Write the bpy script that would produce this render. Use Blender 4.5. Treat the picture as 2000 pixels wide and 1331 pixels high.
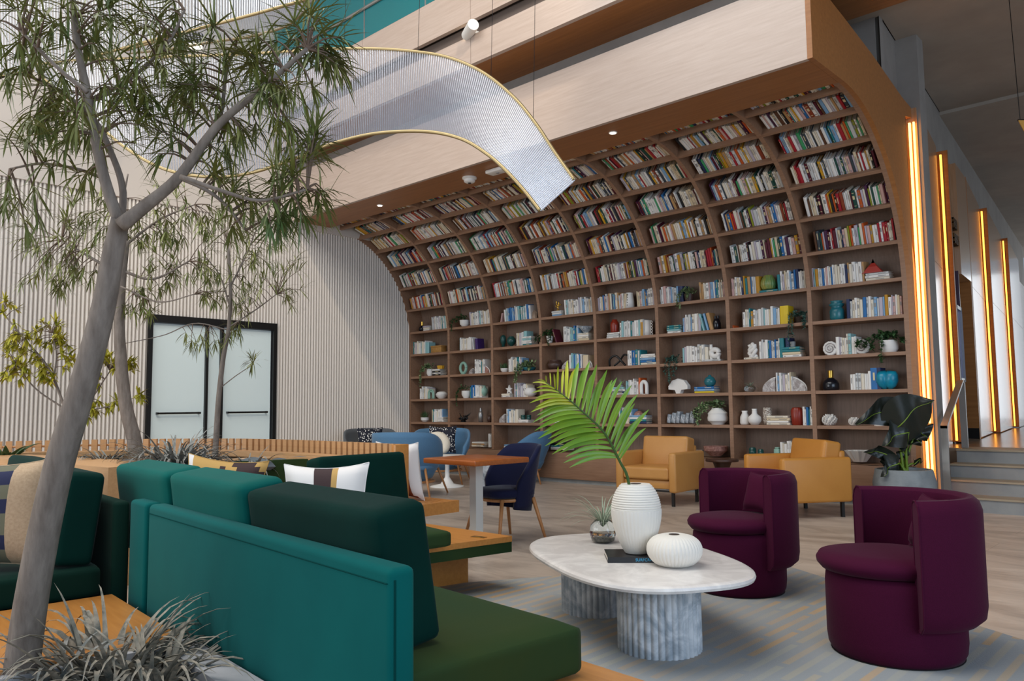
import bpy, bmesh, math, random
from mathutils import Vector, Matrix, Euler
random.seed(7)
S = bpy.context.scene
for o in list(bpy.data.objects): bpy.data.objects.remove(o, do_unlink=True)
COL = S.collection
PI = math.pi

# ------------------------------------------------------------------ camera
F = 1534.33; YAW = .75515; PITCH = .08353; ROLL = -.01048
CAM = Vector((11.52387, -9.42535, 1.18042))
_cy, _sy, _cp, _sp = math.cos(YAW), math.sin(YAW), math.cos(PITCH), math.sin(PITCH)
FW = Vector((-_sy*_cp, _cy*_cp, _sp)); _r0 = Vector((_cy, _sy, 0)); _u0 = _r0.cross(FW)
RT = math.cos(ROLL)*_r0 + math.sin(ROLL)*_u0
UP = -math.sin(ROLL)*_r0 + math.cos(ROLL)*_u0
cd = bpy.data.cameras.new('camera'); cam = bpy.data.objects.new('camera', cd); COL.objects.link(cam)
cd.sensor_width = 36; cd.lens = F*36/2000; cd.clip_end = 200; cd.clip_start = .05
m3 = Matrix((RT, UP, -FW)).transposed()
cam.matrix_world = Matrix.Translation(CAM) @ m3.to_4x4()
S.camera = cam

def ray(u, v): return FW + RT*((u-1000)/F) - UP*((v-665.5)/F)
def at(u, v, d): return CAM + ray(u, v)*d
def onz(u, v, z): r = ray(u, v); return CAM + r*((z-CAM.z)/r.z)
def ony(u, v, y): r = ray(u, v); return CAM + r*((y-CAM.y)/r.y)
def onx(u, v, x): r = ray(u, v); return CAM + r*((x-CAM.x)/r.x)
def depth(p): return (Vector(p)-CAM).dot(FW)

# ------------------------------------------------------------------ light
W = bpy.data.worlds.new('daylight'); S.world = W; W.use_nodes = True
bg = W.node_tree.nodes['Background']
bg.inputs[0].default_value = (.74, .86, 1.0, 1); bg.inputs[1].default_value = .38
S.view_settings.view_transform = 'Standard'; S.view_settings.look = 'None'
S.view_settings.gamma = 1; S.view_settings.exposure = -.27
S.view_settings.use_curve_mapping = False
def area(name, loc, target, sx, sy, power, col):
    l = bpy.data.lights.new(name, 'AREA'); l.shape = 'RECTANGLE'; l.size = sx; l.size_y = sy
    l.energy = power; l.color = col
    o = bpy.data.objects.new(name, l); COL.objects.link(o); o.location = loc
    o.rotation_euler = (Vector(target)-Vector(loc)).to_track_quat('-Z', 'Y').to_euler()
    return o

area('skylight', (6.8, -8.6, 9.0), (6.8, -8.0, 0), 9, 6, 950, (1, .96, .91))
area('window_wall_left', (1.5, -17, 3.6), (6.5, -3, 1.2), 10, 6, 900, (.95, .97, 1))
area('window_wall_right', (19.5, -9.5, 3.6), (7, -2.5, 3.6), 9, 6, 760, (.62, .78, 1))
area('window_wall_corridor', (11.6, 20.5, 3.0), (9.6, 0, 2.4), 8, 4.8, 270, (.92, .96, 1))
sl = bpy.data.lights.new('added_wall_spot', 'SPOT'); sl.energy = 900; sl.color = (1, .86, .68); sl.spot_size = math.radians(42); sl.spot_blend = .5; sl.shadow_soft_size = .12  # added warm spot, aimed to lay soft light patches on the fluted wall
so = bpy.data.objects.new('added_wall_spot', sl); COL.objects.link(so); so.location = (9.6, -5.2, 8.2); so.rotation_euler = (Vector((0, -2.4, 2.4))-so.location).to_track_quat('-Z', 'Y').to_euler()

# ------------------------------------------------------------------ materials
def lin(h):
    h = h.lstrip('#'); c = [int(h[i:i+2], 16)/255 for i in (0, 2, 4)]
    return tuple(x/12.92 if x <= .04045 else ((x+.055)/1.055)**2.4 for x in c)+(1,)
MATS = {}
def mat(name, c, r=.5, metal=0., kind=None, c2=None, sc=8., amt=.5, bump=0., sheen=0., trans=0., emit=0., alpha=1., stretch=(1, 1, 1), coat=0., spec=.5, detail=5):
    if name in MATS: return MATS[name]
    m = bpy.data.materials.new(name); m.use_nodes = True; MATS[name] = m
    nt = m.node_tree; N = nt.nodes; L = nt.links
    b = N['Principled BSDF']; I = b.inputs
    I['Base Color'].default_value = lin(c); I['Roughness'].default_value = r; I['Metallic'].default_value = metal
    I['Specular IOR Level'].default_value = spec
    if sheen: I['Sheen Weight'].default_value = sheen; I['Sheen Roughness'].default_value = .4
    if trans: I['Transmission Weight'].default_value = trans
    if coat: I['Coat Weight'].default_value = coat; I['Coat Roughness'].default_value = .15
    if emit: I['Emission Color'].default_value = lin(c); I['Emission Strength'].default_value = emit
    if alpha < 1: I['Alpha'].default_value = alpha
    if kind:
        tc = N.new('ShaderNodeTexCoord'); mp = N.new('ShaderNodeMapping'); mp.inputs['Scale'].default_value = stretch
        L.new(tc.outputs['Object'], mp.inputs['Vector'])
        n = N.new('ShaderNodeTexNoise'); n.inputs['Scale'].default_value = sc; n.inputs['Detail'].default_value = detail
        n.inputs['Roughness'].default_value = .6
        if kind == 'marble': n.inputs['Distortion'].default_value = 2.2
        L.new(mp.outputs[0], n.inputs['Vector'])
        rp = N.new('ShaderNodeValToRGB')
        if kind == 'marble':
            rp.color_ramp.elements[0].position = .40; rp.color_ramp.elements[1].position = .62
        else:
            rp.color_ramp.elements[0].position = .5-.3*amt; rp.color_ramp.elements[1].position = .5+.3*amt
        rp.color_ramp.elements[0].color = lin(c2 or c); rp.color_ramp.elements[1].color = lin(c)
        L.new(n.outputs['Fac'], rp.inputs[0]); L.new(rp.outputs[0], I['Base Color'])
        if bump:
            bp = N.new('ShaderNodeBump'); bp.inputs['Strength'].default_value = bump; bp.inputs['Distance'].default_value = .004
            L.new(n.outputs['Fac'], bp.inputs['Height']); L.new(bp.outputs[0], I['Normal'])
    return m

# wood: stretched grain
mat('shelf_wood', '#9E7A60', .5, kind='wood', c2='#8A674F', sc=5, stretch=(.6, 8, 8), amt=.7)
mat('shelf_back', '#8C7464', .55, kind='wood', c2='#7B6556', sc=6, stretch=(9, 9, .6), amt=.7)
mat('soffit_wood', '#A86F3C', .42, kind='wood', c2='#945F30', sc=4, stretch=(.4, 7, 7), amt=.7)  # brown has the soffit's shade put into it; same wood as the fascia
mat('fascia_wood', '#CDBBAE', .28, kind='wood', c2='#BBA697', sc=5, stretch=(.45, 6, 7), amt=.9)
mat('panel_wood', '#B99270', .2, coat=.5, kind='wood', c2='#A47A55', sc=5, stretch=(6, 6, .4), amt=.7)
mat('bench_wood', '#C98A45', .35, kind='wood', c2='#B57636', sc=5, stretch=(.7, 9, 9), amt=.8)
mat('light_wood', '#D3A574', .42, kind='wood', c2='#C39463', sc=5, stretch=(.8, 9, 9), amt=.8)
mat('table_wood', '#B4652E', .28, kind='wood', c2='#9A5122', sc=5, stretch=(.8, 10, 10), amt=.8)
mat('leg_wood', '#C48A57', .4, kind='wood', c2='#B47B4A', sc=8, stretch=(8, 8, .8), amt=.7)
mat('concrete', '#9C968F', .75, kind='n', c2='#7E7872', sc=1.6, amt=1., bump=.15, detail=8)
mat('concrete_dark', '#B3A89B', .85, kind='n', c2='#978C80', sc=1.1, amt=1., bump=.1, detail=8)
mat('plaster', '#D8CFC6', .8)
mat('flute_white', '#E4DDD4', .6)
mat('groove', '#9C958E', .8)
mat('stone_grey', '#9EA1A0', .45, kind='n', c2='#7C8081', sc=4, amt=.9, detail=8)
mat('black', '#121212', .4); mat('dark_metal', '#1C1B1B', .35, .6); mat('steel', '#A9A8A5', .45, .8)
mat('white_paint', '#EFEDE8', .45); mat('door_panel', '#E6F6F6', .35)
mat('gold', '#C9A24A', .28, .9); mat('brass', '#B08D4A', .3, .9)
mat('led', '#FFAE55', .5, emit=9); mat('led_soft', '#FFA640', .5, emit=5); mat('lamp_glow', '#FFF1D8', .5, emit=9)

# ------------------------------------------------------------------ mesh helpers
class MB:
    def __init__(s): s.v = []; s.f = []; s.m = []; s.mi = 0
    def add(s, vs, fs):
        b = len(s.v); s.v += [tuple(v) for v in vs]; s.f += [tuple(i+b for i in f) for f in fs]; s.m += [s.mi]*len(fs)
        return s
    def box(s, x0, x1, y0, y1, z0, z1, M=None):
        vs = [Vector(p) for p in ((x0,y0,z0),(x1,y0,z0),(x1,y1,z0),(x0,y1,z0),(x0,y0,z1),(x1,y0,z1),(x1,y1,z1),(x0,y1,z1))]
        if M: vs = [M @ v for v in vs]
        return s.add(vs, [(0,3,2,1),(4,5,6,7),(0,1,5,4),(1,2,6,5),(2,3,7,6),(3,0,4,7)])
    def hexa(s, b, t):       # bottom quad, top quad
        return s.add(list(b)+list(t), [(0,3,2,1),(4,5,6,7),(0,1,5,4),(1,2,6,5),(2,3,7,6),(3,0,4,7)])
    def prism(s, pts, z0, z1):
        n = len(pts)
        return s.add([(x,y,z0) for x,y in pts]+[(x,y,z1) for x,y in pts],
                     [tuple(range(n-1,-1,-1)), tuple(range(n,2*n))]+[(i,(i+1)%n,n+(i+1)%n,n+i) for i in range(n)])
    def lathe(s, prof, n=24, M=None, flute=None, cap=True):
        vs = []
        for k,(r,z) in enumerate(prof):
            for i in range(n):
                a = 2*PI*i/n; rr = r
                if flute: rr = r*(1+flute(k, a, z))
                v = Vector((rr*math.cos(a), rr*math.sin(a), z)); vs.append(M @ v if M else v)
        fs = []
        for k in range(len(prof)-1):
            for i in range(n):
                j = (i+1)%n; fs.append((k*n+i, k*n+j, (k+1)*n+j, (k+1)*n+i))
        if cap:
            fs.append(tuple(range(n-1,-1,-1)))
            e = (len(prof)-1)*n
            if prof[-1][0] > 1e-4: fs.append(tuple(e+i for i in range(n)))
        return s.add(vs, fs)
    def tube(s, pts, r, n=8, cap=True):
        pts = [Vector(p) for p in pts]; rs = r if isinstance(r, (list, tuple)) else [r]*len(pts)
        vs = []; up = None
        for k,p in enumerate(pts):
            t = (pts[min(k+1,len(pts)-1)]-pts[max(k-1,0)]).normalized()
            if up is None: up = Vector((0,0,1)) if abs(t.z) < .9 else Vector((1,0,0))
            a = t.cross(up).normalized(); b = a.cross(t).normalized(); up = b
            for i in range(n):
                q = 2*PI*i/n; vs.append(p+(a*math.cos(q)+b*math.sin(q))*rs[k])
        fs = [(k*n+i, (k+1)*n+i, (k+1)*n+(i+1)%n, k*n+(i+1)%n) for k in range(len(pts)-1) for i in range(n)]
        if cap: fs += [tuple(range(n)), tuple(range(len(pts)*n-1, (len(pts)-1)*n-1, -1))]
        return s.add(vs, fs)
    def grid(s, rows):      # rows of points -> surface
        n = len(rows[0]); vs = [p for r in rows for p in r]
        return s.add(vs, [(k*n+i, k*n+i+1, (k+1)*n+i+1, (k+1)*n+i) for k in range(len(rows)-1) for i in range(n-1)])
    def mesh(s, name, mats, smooth=False, fix=True):
        me = bpy.data.meshes.new(name); me.from_pydata(s.v, [], s.f)
        for m in (mats if isinstance(mats, (list, tuple)) else [mats]):
            me.materials.append(MATS[m] if isinstance(m, str) else m)
        if any(s.m): me.polygons.foreach_set('material_index', s.m)
        if fix:
            bm = bmesh.new(); bm.from_mesh(me); bmesh.ops.recalc_face_normals(bm, faces=bm.faces); bm.to_mesh(me); bm.free()
        if smooth:
            me.polygons.foreach_set('use_smooth', [True]*len(me.polygons))
            if smooth != 'all': me.set_sharp_from_angle(angle=math.radians(38))
        me.update(); return me
    def build(s, name, mats, parent=None, smooth=False, loc=None, rot=None, fix=True):
        return link(name, s.mesh(name, mats, smooth, fix), parent, loc, rot)
def link(name, me, parent=None, loc=None, rot=None):
    o = bpy.data.objects.new(name, me); COL.objects.link(o)
    if parent: o.parent = parent
    if loc is not None: o.location = loc
    if rot is not None: o.rotation_euler = rot if isinstance(rot, (tuple, list, Euler)) else (0, 0, rot)
    return o
def tag(o, label, cat, group=None):
    o['label'] = label; o['category'] = cat
    if group: o['group'] = group
    return o
def struct(o): o['kind'] = 'structure'; return o
def stuff(o): o['kind'] = 'stuff'; return o
def thing(name, label, cat, loc=(0,0,0), rot=0, group=None):
    o = link(name, None, None, loc, rot if isinstance(rot, tuple) else (0,0,rot)); o.empty_display_size = .1
    return tag(o, label, cat, group)
def rbox(name, size, loc, m, parent=None, rot=None, bev=.01, seg=2):
    """bevelled box centred at loc"""
    bm = bmesh.new(); bmesh.ops.create_cube(bm, size=1); bmesh.ops.scale(bm, vec=size, verts=bm.verts)
    if bev: bmesh.ops.bevel(bm, geom=bm.edges[:], offset=bev, segments=seg, profile=.5, affect='EDGES')
    me = bpy.data.meshes.new(name); bm.to_mesh(me); bm.free(); me.materials.append(MATS[m])
    me.polygons.foreach_set('use_smooth', [True]*len(me.polygons)); me.set_sharp_from_angle(angle=math.radians(50))
    return link(name, me, parent, loc, rot)
def cushion_mesh(name, sx, sy, sz, m, n=7., puff=.06, g=18):
    """soft upholstery block, centred"""
    bm = bmesh.new(); bmesh.ops.create_cube(bm, size=2)
    bmesh.ops.subdivide_edges(bm, edges=bm.edges[:], cuts=g, use_grid_fill=True)
    k = min(sx, sy, sz); ex = [max(n, n*d/k) for d in (sx, sy, sz)]
    for v in bm.verts:
        x, y, z = v.co
        s = (abs(x)**n+abs(y)**n+abs(z)**n)**(1/n)
        # round only near the edges: blend per axis with the thin dimension
        q = Vector((x, y, z))/s
        q = Vector(tuple(math.copysign(abs(q[i])**(1 if ex[i] <= n else n/ex[i]), q[i]) if False else q[i] for i in range(3)))
        rx = k*.5*.55
        def rnd(t, d): return t*d*.5
        p = Vector((rnd(x, sx), rnd(y, sy), rnd(z, sz)))
        # rounded box: clamp to inner box then push out by radius
        r = min(k*.3, .032)
        c = Vector(tuple(max(-d*.5+r, min(d*.5-r, p[i])) for i, d in enumerate((sx, sy, sz))))
        dlt = p-c
        if dlt.length > 1e-9: p = c+dlt.normalized()*r
        f = (1-(x*x))*(1-(y*y)) if sz == k else ((1-x*x)*(1-z*z) if sy == k else (1-y*y)*(1-z*z))
        ax = 2 if sz == k else (1 if sy == k else 0)
        p[ax] += math.copysign(1, p[ax])*puff*f*k if abs((x, y, z)[ax]) > .3 else 0
        v.co = p
    me = bpy.data.meshes.new(name); bm.to_mesh(me); bm.free(); me.materials.append(MATS[m])
    me.polygons.foreach_set('use_smooth', [True]*len(me.polygons)); return me
def pillow_mesh(name, s, t, mats, g=14, pat=None):
    """square scatter pillow standing in the XZ plane, thickness along Y"""
    mb = MB(); rows = []
    for side in (-1, 1):
        R = []
        for i in range(g+1):
            row = []
            for j in range(g+1):
                x = -1+2*i/g; z = -1+2*j/g
                th = t*.5*max(0, (1-x**4)*(1-z**4))**.55
                px = x*(1-.11*(1-z*z)); pz = z*(1-.13*(1-x*x))
                row.append((px*s*.5, side*th, pz*s*.5+s*.5))
            R.append(row)
        b = len(mb.v); n = g+1
        mb.v += [p for r in R for p in r]
        for i in range(g):
            for j in range(g):
                q = (b+i*n+j, b+i*n+j+1, b+(i+1)*n+j+1, b+(i+1)*n+j)
                mb.f.append(q if side > 0 else q[::-1]); mb.m.append(pat(-1+2*(i+.5)/g, -1+2*(j+.5)/g, side) if pat else 0)
    return mb.mesh(name, mats, 'all', fix=False)
def path(pts, n):
    """smooth (Catmull-Rom) resample"""
    P = [Vector(p) for p in pts]; P = [P[0]*2-P[1]]+P+[P[-1]*2-P[-2]]; out = []
    for k in range(n):
        t = k/(n-1)*(len(pts)-1); i = min(int(t), len(pts)-2); t -= i
        a, b, c, d = P[i:i+4]
        out.append(.5*((2*b)+(c-a)*t+(2*a-5*b+4*c-d)*t*t+(3*b-a-3*c+d)*t**3))
    return out
def arc_path(pts, n):
    """resample evenly by length"""
    P = path(pts, 12*len(pts)); L = [0]
    for a, b in zip(P, P[1:]): L.append(L[-1]+(b-a).length)
    out = []; j = 0
    for k in range(n):
        s = L[-1]*k/(n-1)
        while j < len(L)-2 and L[j+1] < s: j += 1
        t = (s-L[j])/max(1e-9, L[j+1]-L[j]); out.append(P[j].lerp(P[j+1], min(1, t)))
    return out
def text(name, s, size, m, parent, loc, rot, ext=.001, align='CENTER'):
    c = bpy.data.curves.new(name, 'FONT'); c.body = s; c.size = size; c.extrude = ext; c.align_x = align; c.align_y = 'CENTER'
    t = bpy.data.objects.new(name, c); COL.objects.link(t)
    bpy.context.view_layer.update()
    me = bpy.data.meshes.new_from_object(t.evaluated_get(bpy.context.evaluated_depsgraph_get()))
    bpy.data.objects.remove(t, do_unlink=True); me.materials.clear(); me.materials.append(MATS[m])
    return link(name, me, parent, loc, rot)
ORD = ['first','second','third','fourth','fifth','sixth','seventh','eighth','ninth','tenth','eleventh','twelfth','thirteenth','fourteenth','fifteenth','sixteenth','seventeenth','eighteenth','nineteenth','twentieth']+['twenty-'+x for x in ['first','second','third','fourth','fifth','sixth','seventh','eighth','ninth']]+['thirtieth']+['thirty-'+x for x in ['first','second','third','fourth','fifth','sixth','seventh','eighth','ninth']]
# ------------------------------------------------------------------ floor material
def floor_mat():
    m = bpy.data.materials.new('floor_stone'); m.use_nodes = True; MATS['floor_stone'] = m
    nt = m.node_tree; N = nt.nodes; L = nt.links; b = N['Principled BSDF']
    tc = N.new('ShaderNodeTexCoord'); mp = N.new('ShaderNodeMapping'); mp.inputs['Scale'].default_value = (.6, 1.5, 1); mp.inputs['Rotation'].default_value = (0, 0, .1)
    L.new(tc.outputs['Object'], mp.inputs[0])
    n = N.new('ShaderNodeTexNoise'); n.inputs['Scale'].default_value = 2.2; n.inputs['Detail'].default_value = 9; n.inputs['Roughness'].default_value = .62; n.inputs['Distortion'].default_value = .8
    L.new(mp.outputs[0], n.inputs[0])
    r = N.new('ShaderNodeValToRGB'); e = r.color_ramp.elements
    e[0].position = .3; e[0].color = lin('#988A7E'); e[1].position = .72; e[1].color = lin('#D6C7B7')
    x = e.new(.5); x.color = lin('#BFAF9F')
    L.new(n.outputs[0], r.inputs[0])
    br = N.new('ShaderNodeTexBrick'); br.inputs['Scale'].default_value = 1; br.inputs['Brick Width'].default_value = 1.8; br.inputs['Row Height'].default_value = .6
    br.inputs['Mortar Size'].default_value = .003; br.inputs['Color1'].default_value = (1, 1, 1, 1); br.inputs['Color2'].default_value = (.93, .93, .93, 1); br.inputs['Mortar'].default_value = (.7, .68, .66, 1)
    L.new(tc.outputs['Object'], br.inputs['Vector'])
    mx = N.new('ShaderNodeMix'); mx.data_type = 'RGBA'; mx.blend_type = 'MULTIPLY'; mx.inputs[0].default_value = 1
    L.new(r.outputs[0], mx.inputs[6]); L.new(br.outputs[0], mx.inputs[7]); L.new(mx.outputs[2], b.inputs['Base Color'])
    b.inputs['Roughness'].default_value = .36
floor_mat()

# ------------------------------------------------------------------ room shell
struct(MB().box(-.3, 20, -18, .75, -.2, 0).build('floor', 'floor_stone'))
wl = struct(MB().box(-.25, -.02, -14, -4.82, 0, 4.2).box(-.25, -.02, -2.78, .4, 0, 4.2).box(-.25, -.02, -4.82, -2.78, 2.56, 4.2).build('wall_left', 'groove'))
fl = MB(); P_ = .052; y = -13.
while y < -.0:
    z0 = 2.56 if -4.85 < y+P_/2 < -2.75 else 0
    pr = [(-.022, y+.006), (-.004, y+.009), (.009, y+.019), (.011, y+.026), (.009, y+.034), (-.004, y+.043), (-.022, y+.046)]
    fl.prism(pr, z0, 4.2); y += P_
stuff(fl.build('fluting', 'flute_white', wl, smooth=True))
struct(MB().box(-.25, .03, -14, .4, 4.2, 9).build('wall_left_upper', 'plaster'))
struct(MB().box(-.25, 4., -2.0, -1.9, 6.4, 9).box(4., 9, -2.0, -1.9, 6.4, 9).build('wall_mezzanine', mat('mezz_wall', '#3E5557', .7)))
struct(MB().box(-.25, 13, -6.2, -1.9, 9, 9.1).build('ceiling_atrium', 'plaster'))

# glazed double door in the fluted wall
d = struct(thing('door_1', 'double door', 'door')); del d['category']; del d['label']
MB().box(-.12, .03, -4.82, -4.76, 0, 2.56).box(-.12, .03, -2.84, -2.78, 0, 2.56).box(-.12, .03, -4.76, -2.84, 2.45, 2.56).build('door_frame', 'black', d)
for y0, y1 in ((-4.75, -3.96), (-3.68, -2.86)):
    lf = MB().box(-.08, -.03, y0, y1, .02, 2.44).build('door_leaf', 'door_panel', d)
    MB().tube([(.03, y0+.09, 1.13), (.03, y1-.07, 1.13)], .014).box(-.03, .03, y0+.08, y0+.1, 1.115, 1.145).box(-.03, .03, y1-.09, y1-.07, 1.115, 1.145).build('push_bar', 'dark_metal', lf)
MB().box(-.1, .02, -3.96, -3.92, 0, 2.45).box(-.1, .02, -3.72, -3.68, 0, 2.45).build('door_mullion', 'black', d)
MB().box(-.075, -.045, -3.92, -3.72, .02, 2.45).build('side_light', 'door_panel', d)

# ------------------------------------------------------------------ arched bookcase
CW = 1.09212; RY = 1.79625; RZ = 1.91654; Z1 = 1.91763; BASE = .47; PT = .42
_t = [i*PI/2/600 for i in range(601)]; _s = [0.]
for i in range(600):
    a = Vector((RY*math.cos(_t[i]), RZ*math.sin(_t[i]))); b = Vector((RY*math.cos(_t[i+1]), RZ*math.sin(_t[i+1]))); _s.append(_s[-1]+(b-a).length)
def prof(s):
    """arc length above the base top -> (y, z, up tangent, outward normal) of the shelf front"""
    if s <= Z1: return 0., BASE+s, Vector((0, 0, 1)), Vector((0, 1, 0))
    q = s-Z1
    for i in range(600):
        if _s[i+1] >= q: break
    t = _t[i]+(_t[i+1]-_t[i])*min(1, (q-_s[i])/(_s[i+1]-_s[i]))
    tg = Vector((0, -RY*math.sin(t), RZ*math.cos(t))).normalized(); nm = Vector((0, math.cos(t)/RY, math.sin(t)/RZ)).normalized()
    return -RY+RY*math.cos(t), BASE+Z1+RZ*math.sin(t), tg, nm
STOP = Z1+_s[-1]; DEP = .34; ZS = BASE+Z1+RZ; FY = -2.484; ZF = 5.10
ss = [0, .5, 1.0, 1.5, Z1]+[Z1+_s[-1]*k/26 for k in range(1, 27)]
def strip(x0, x1, d0, d1, s0=0, name=None):
    mb = MB(); vs = []
    for s in ss:
        y, z, tg, nm = prof(s)
        for x, dd in ((x0, d0), (x1, d0), (x1, d1), (x0, d1)): p = Vector((x, y, z))+nm*dd; vs.append(p)
    fs = []
    for k in range(len(ss)-1):
        for i in range(4): j = (i+1) % 4; fs.append((4*k+i, 4*k+j, 4*k+4+j, 4*k+4+i))
    e = 4*(len(ss)-1); fs += [(3, 2, 1, 0), (e, e+1, e+2, e+3)]
    return mb.add(vs, fs)
BC = thing('bookcase', 'tall built-in oak bookcase that curves overhead into the soffit', 'bookcase', (0, 0, 0))
for k in range(9):
    x = k*CW; t = .026
    strip(x-t, x+t, 0, DEP).build('divider', 'shelf_wood', BC)
strip(0, 8*CW, DEP, DEP+.03).build('back_panel', 'shelf_back', BC)
for c in range(8):
    for n in range(1, 12):
        y, z, tg, nm = prof(n*PT)
        mb = MB(); M = Matrix((Vector((1, 0, 0)), nm, tg)).transposed().to_4x4(); M.translation = Vector((0, y, z))
        mb.box(c*CW+.026, (c+1)*CW-.026, .004, DEP, -.02, .02, M).build('shelf', 'shelf_wood', BC)
rb = rbox('base_panel', (8*CW+.05, .36, .41), (4*CW, .18, .265+.0), 'shelf_wood', BC, bev=.004)
MB().box(0, 8*CW, .04, .34, 0, .07).build('plinth', 'stone_grey', BC)
MB().box(-.026, 8*CW+.026, -.0, DEP, .46, .47).build('base_top', 'shelf_wood', BC)

# soffit, fascia and the end panel of the vault
struct(MB().box(-.02, 8*CW+.024, FY+.0, -RY, ZS, ZS+.06).build('trim_soffit', 'soffit_wood'))
struct(MB().box(-.02, 8*CW+.0255, FY-.05, FY, ZS-.002, ZF).build('trim_fascia', 'fascia_wood'))
struct(MB().box(-.02, 8*CW+.024, FY, -2.2, ZF-.04, ZF).build('trim_fascia_top', 'fascia_wood'))
# side panel: polygon in the YZ plane
poly = [(FY-.05, ZS-.002), (-RY, ZS)]
for k in range(25, -1, -1):
    y, z, tg, nm = prof(Z1+_s[-1]*k/26); poly.append((y, z))
poly += [(0, 0), (.08, 0), (.08, 4.46), (.32, 4.5), (.32, 4.62), (.0, 4.66), (-.95, 4.86), (-1.7, 4.98), (FY-.05, ZF)]
mb = MB(); n = len(poly); x0, x1 = 8*CW+.026, 8*CW+.076
mb.add([(x0, y, z) for y, z in poly]+[(x1, y, z) for y, z in poly], [tuple(range(n)), tuple(range(2*n-1, n-1, -1))]+[(i, (i+1) % n, n+(i+1) % n, n+i) for i in range(n)])
mb.build('end_panel', 'soffit_wood', BC)
struct(MB().box(-.2, 8.9, .36, .6, 0, 9).build('wall_back', 'concrete'))

# mezzanine bands above the vault
struct(MB().box(-.2, 8.75, -2.2, -2.1, ZF-.3, 5.42).build('wall_concrete_strip', 'concrete'))
struct(MB().box(-.2, 13.5, -2.87, -2.2, 5.40, 5.46).box(8.3, 13.5, -2.2, -.75, 5.40, 5.46).build('trim_mezzanine_soffit', 'soffit_wood'))
x = -.2
for k, xe in enumerate((2.5, 4.75, 7.0, 9.25, 11.5, 13.5)):
    struct(MB().box(x+.004, xe-.004, -2.92, -2.86, 5.395, 5.76).build('trim_mezzanine_band', 'fascia_wood'))
    struct(MB().box(x+.004, xe-.004, -2.92, -2.86, 5.955, 6.47).build('trim_mezzanine_upper_band', 'fascia_wood')); x = xe
struct(MB().box(-.2, 13.5, -2.8, -2.74, 5.74, 5.97).build('trim_mezzanine_recess', mat('recess', '#6E6057', .7)))

# glass balustrade
mat('teal_glass', '#2E8A90', .08, alpha=.72, spec=.6)
g = thing('glass_balustrade', 'teal glass balustrade with steel rails along the mezzanine edge', 'balustrade', (0, -2.9, 6.47))
for k in range(5):
    MB().box(-.15+k*1.35, 1.18+k*1.35, -.012, .0, .01, 1.05).build('glass_pane', 'teal_glass', g)
    MB().box(1.18+k*1.35, 1.2+k*1.35, -.02, .01, 0, 1.05).build('post', 'steel', g)
for zz, nm_ in ((.45, 'lower_rail'), (1.07, 'top_rail')):
    MB().tube([(-.15, -.03, zz), (6.7, -.03, zz)], .022).build(nm_, 'steel', g)
struct(MB().box(-.2, 8.7, -2.88, -1.9, 6.3, 6.46).build('mezzanine_floor', 'concrete'))

# right side: concrete wall, ceiling, sawtooth timber panels with light strips
def wx(y, off=0): return 8.70-.1*y+off
wr = struct(MB().prism([(8.74, -.42), (wx(.6)-.0, .6), (wx(16), 16), (wx(16)-.3, 16), (wx(.6)-.3, .6), (8.74, -.3)], 4.3, 5.5).build('wall_concrete_right', 'concrete'))
struct(MB().prism([(wx(.62), .62), (wx(3.07), 3.07), (wx(3.07)-.12, 3.07), (wx(.62)-.12, .62)], 0, 4.3).prism([(wx(4.03), 4.03), (wx(16), 16), (wx(16)-.12, 16), (wx(4.03)-.12, 4.03)], 0, 4.3).prism([(wx(3.07), 3.07), (wx(4.03), 4.03), (wx(4.03)-.12, 4.03), (wx(3.07)-.12, 3.07)], 3.0, 4.3).build('wall_right', 'panel_wood'))
struct(MB().box(5, 8.69, -.42, -.3, 4.4, 5.5).build('wall_concrete_upper', 'concrete'))
struct(MB().box(8.69, 8.735, -.40, -.3, 4.6, 5.5).build('trim_concrete_joint', mat('joint', '#4A4742', .8)))
struct(MB().box(6.5, 24, -.9, 3.3, 5.5, 5.8).build('ceiling_right', 'concrete_dark'))
struct(MB().box(6.5, 24, 3.3, 18, 5.45, 5.8).build('ceiling_corridor', 'concrete_dark'))
# timber wall panels: a leading fin, a wide face and a gap with a light strip
def yw(y, off): return Vector((wx(y, off), y, 0))
pn = [(.40, 2.05), (2.4, 3.05), (4.05, 6.15), (6.5, 9.4), (9.8, 13.)]
names = ['closest to the bookcase arch', 'with the bronze lettering above the opening', 'past the dark corridor opening', 'fourth along the corridor', 'farthest along the corridor']
for k, (y0, y1) in enumerate(pn):
    t = thing('wall_panel', f'tall polished timber wall panel {names[k]}', 'wall panel', (0, 0, 0), 0, 'timber corridor panels')
    zb = .0 if k == 0 else .64
    for (za, zc) in ((zb, 2.93), (2.936, 4.62)):
        a0, a1 = yw(y0, .2), yw(y1, .12); b0, b1 = yw(y0, .16), yw(y1, .08)
        if k == 1: pass
        mb = MB(); mb.prism([(a0.x, a0.y), (a1.x, a1.y), (b1.x, b1.y), (b0.x, b0.y)], za, zc); mb.build('face_board', 'panel_wood', t)
    c0, c1 = yw(y0, .2), yw(y0+.045, .2); d0, d1 = yw(y0, -.01), yw(y0+.045, -.01)
    MB().prism([(c0.x, c0.y-.001), (c1.x+.002, c1.y), (d1.x, d1.y), (d0.x, d0.y-.001)], zb, 4.64).build('fin', 'soffit_wood', t)
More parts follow.
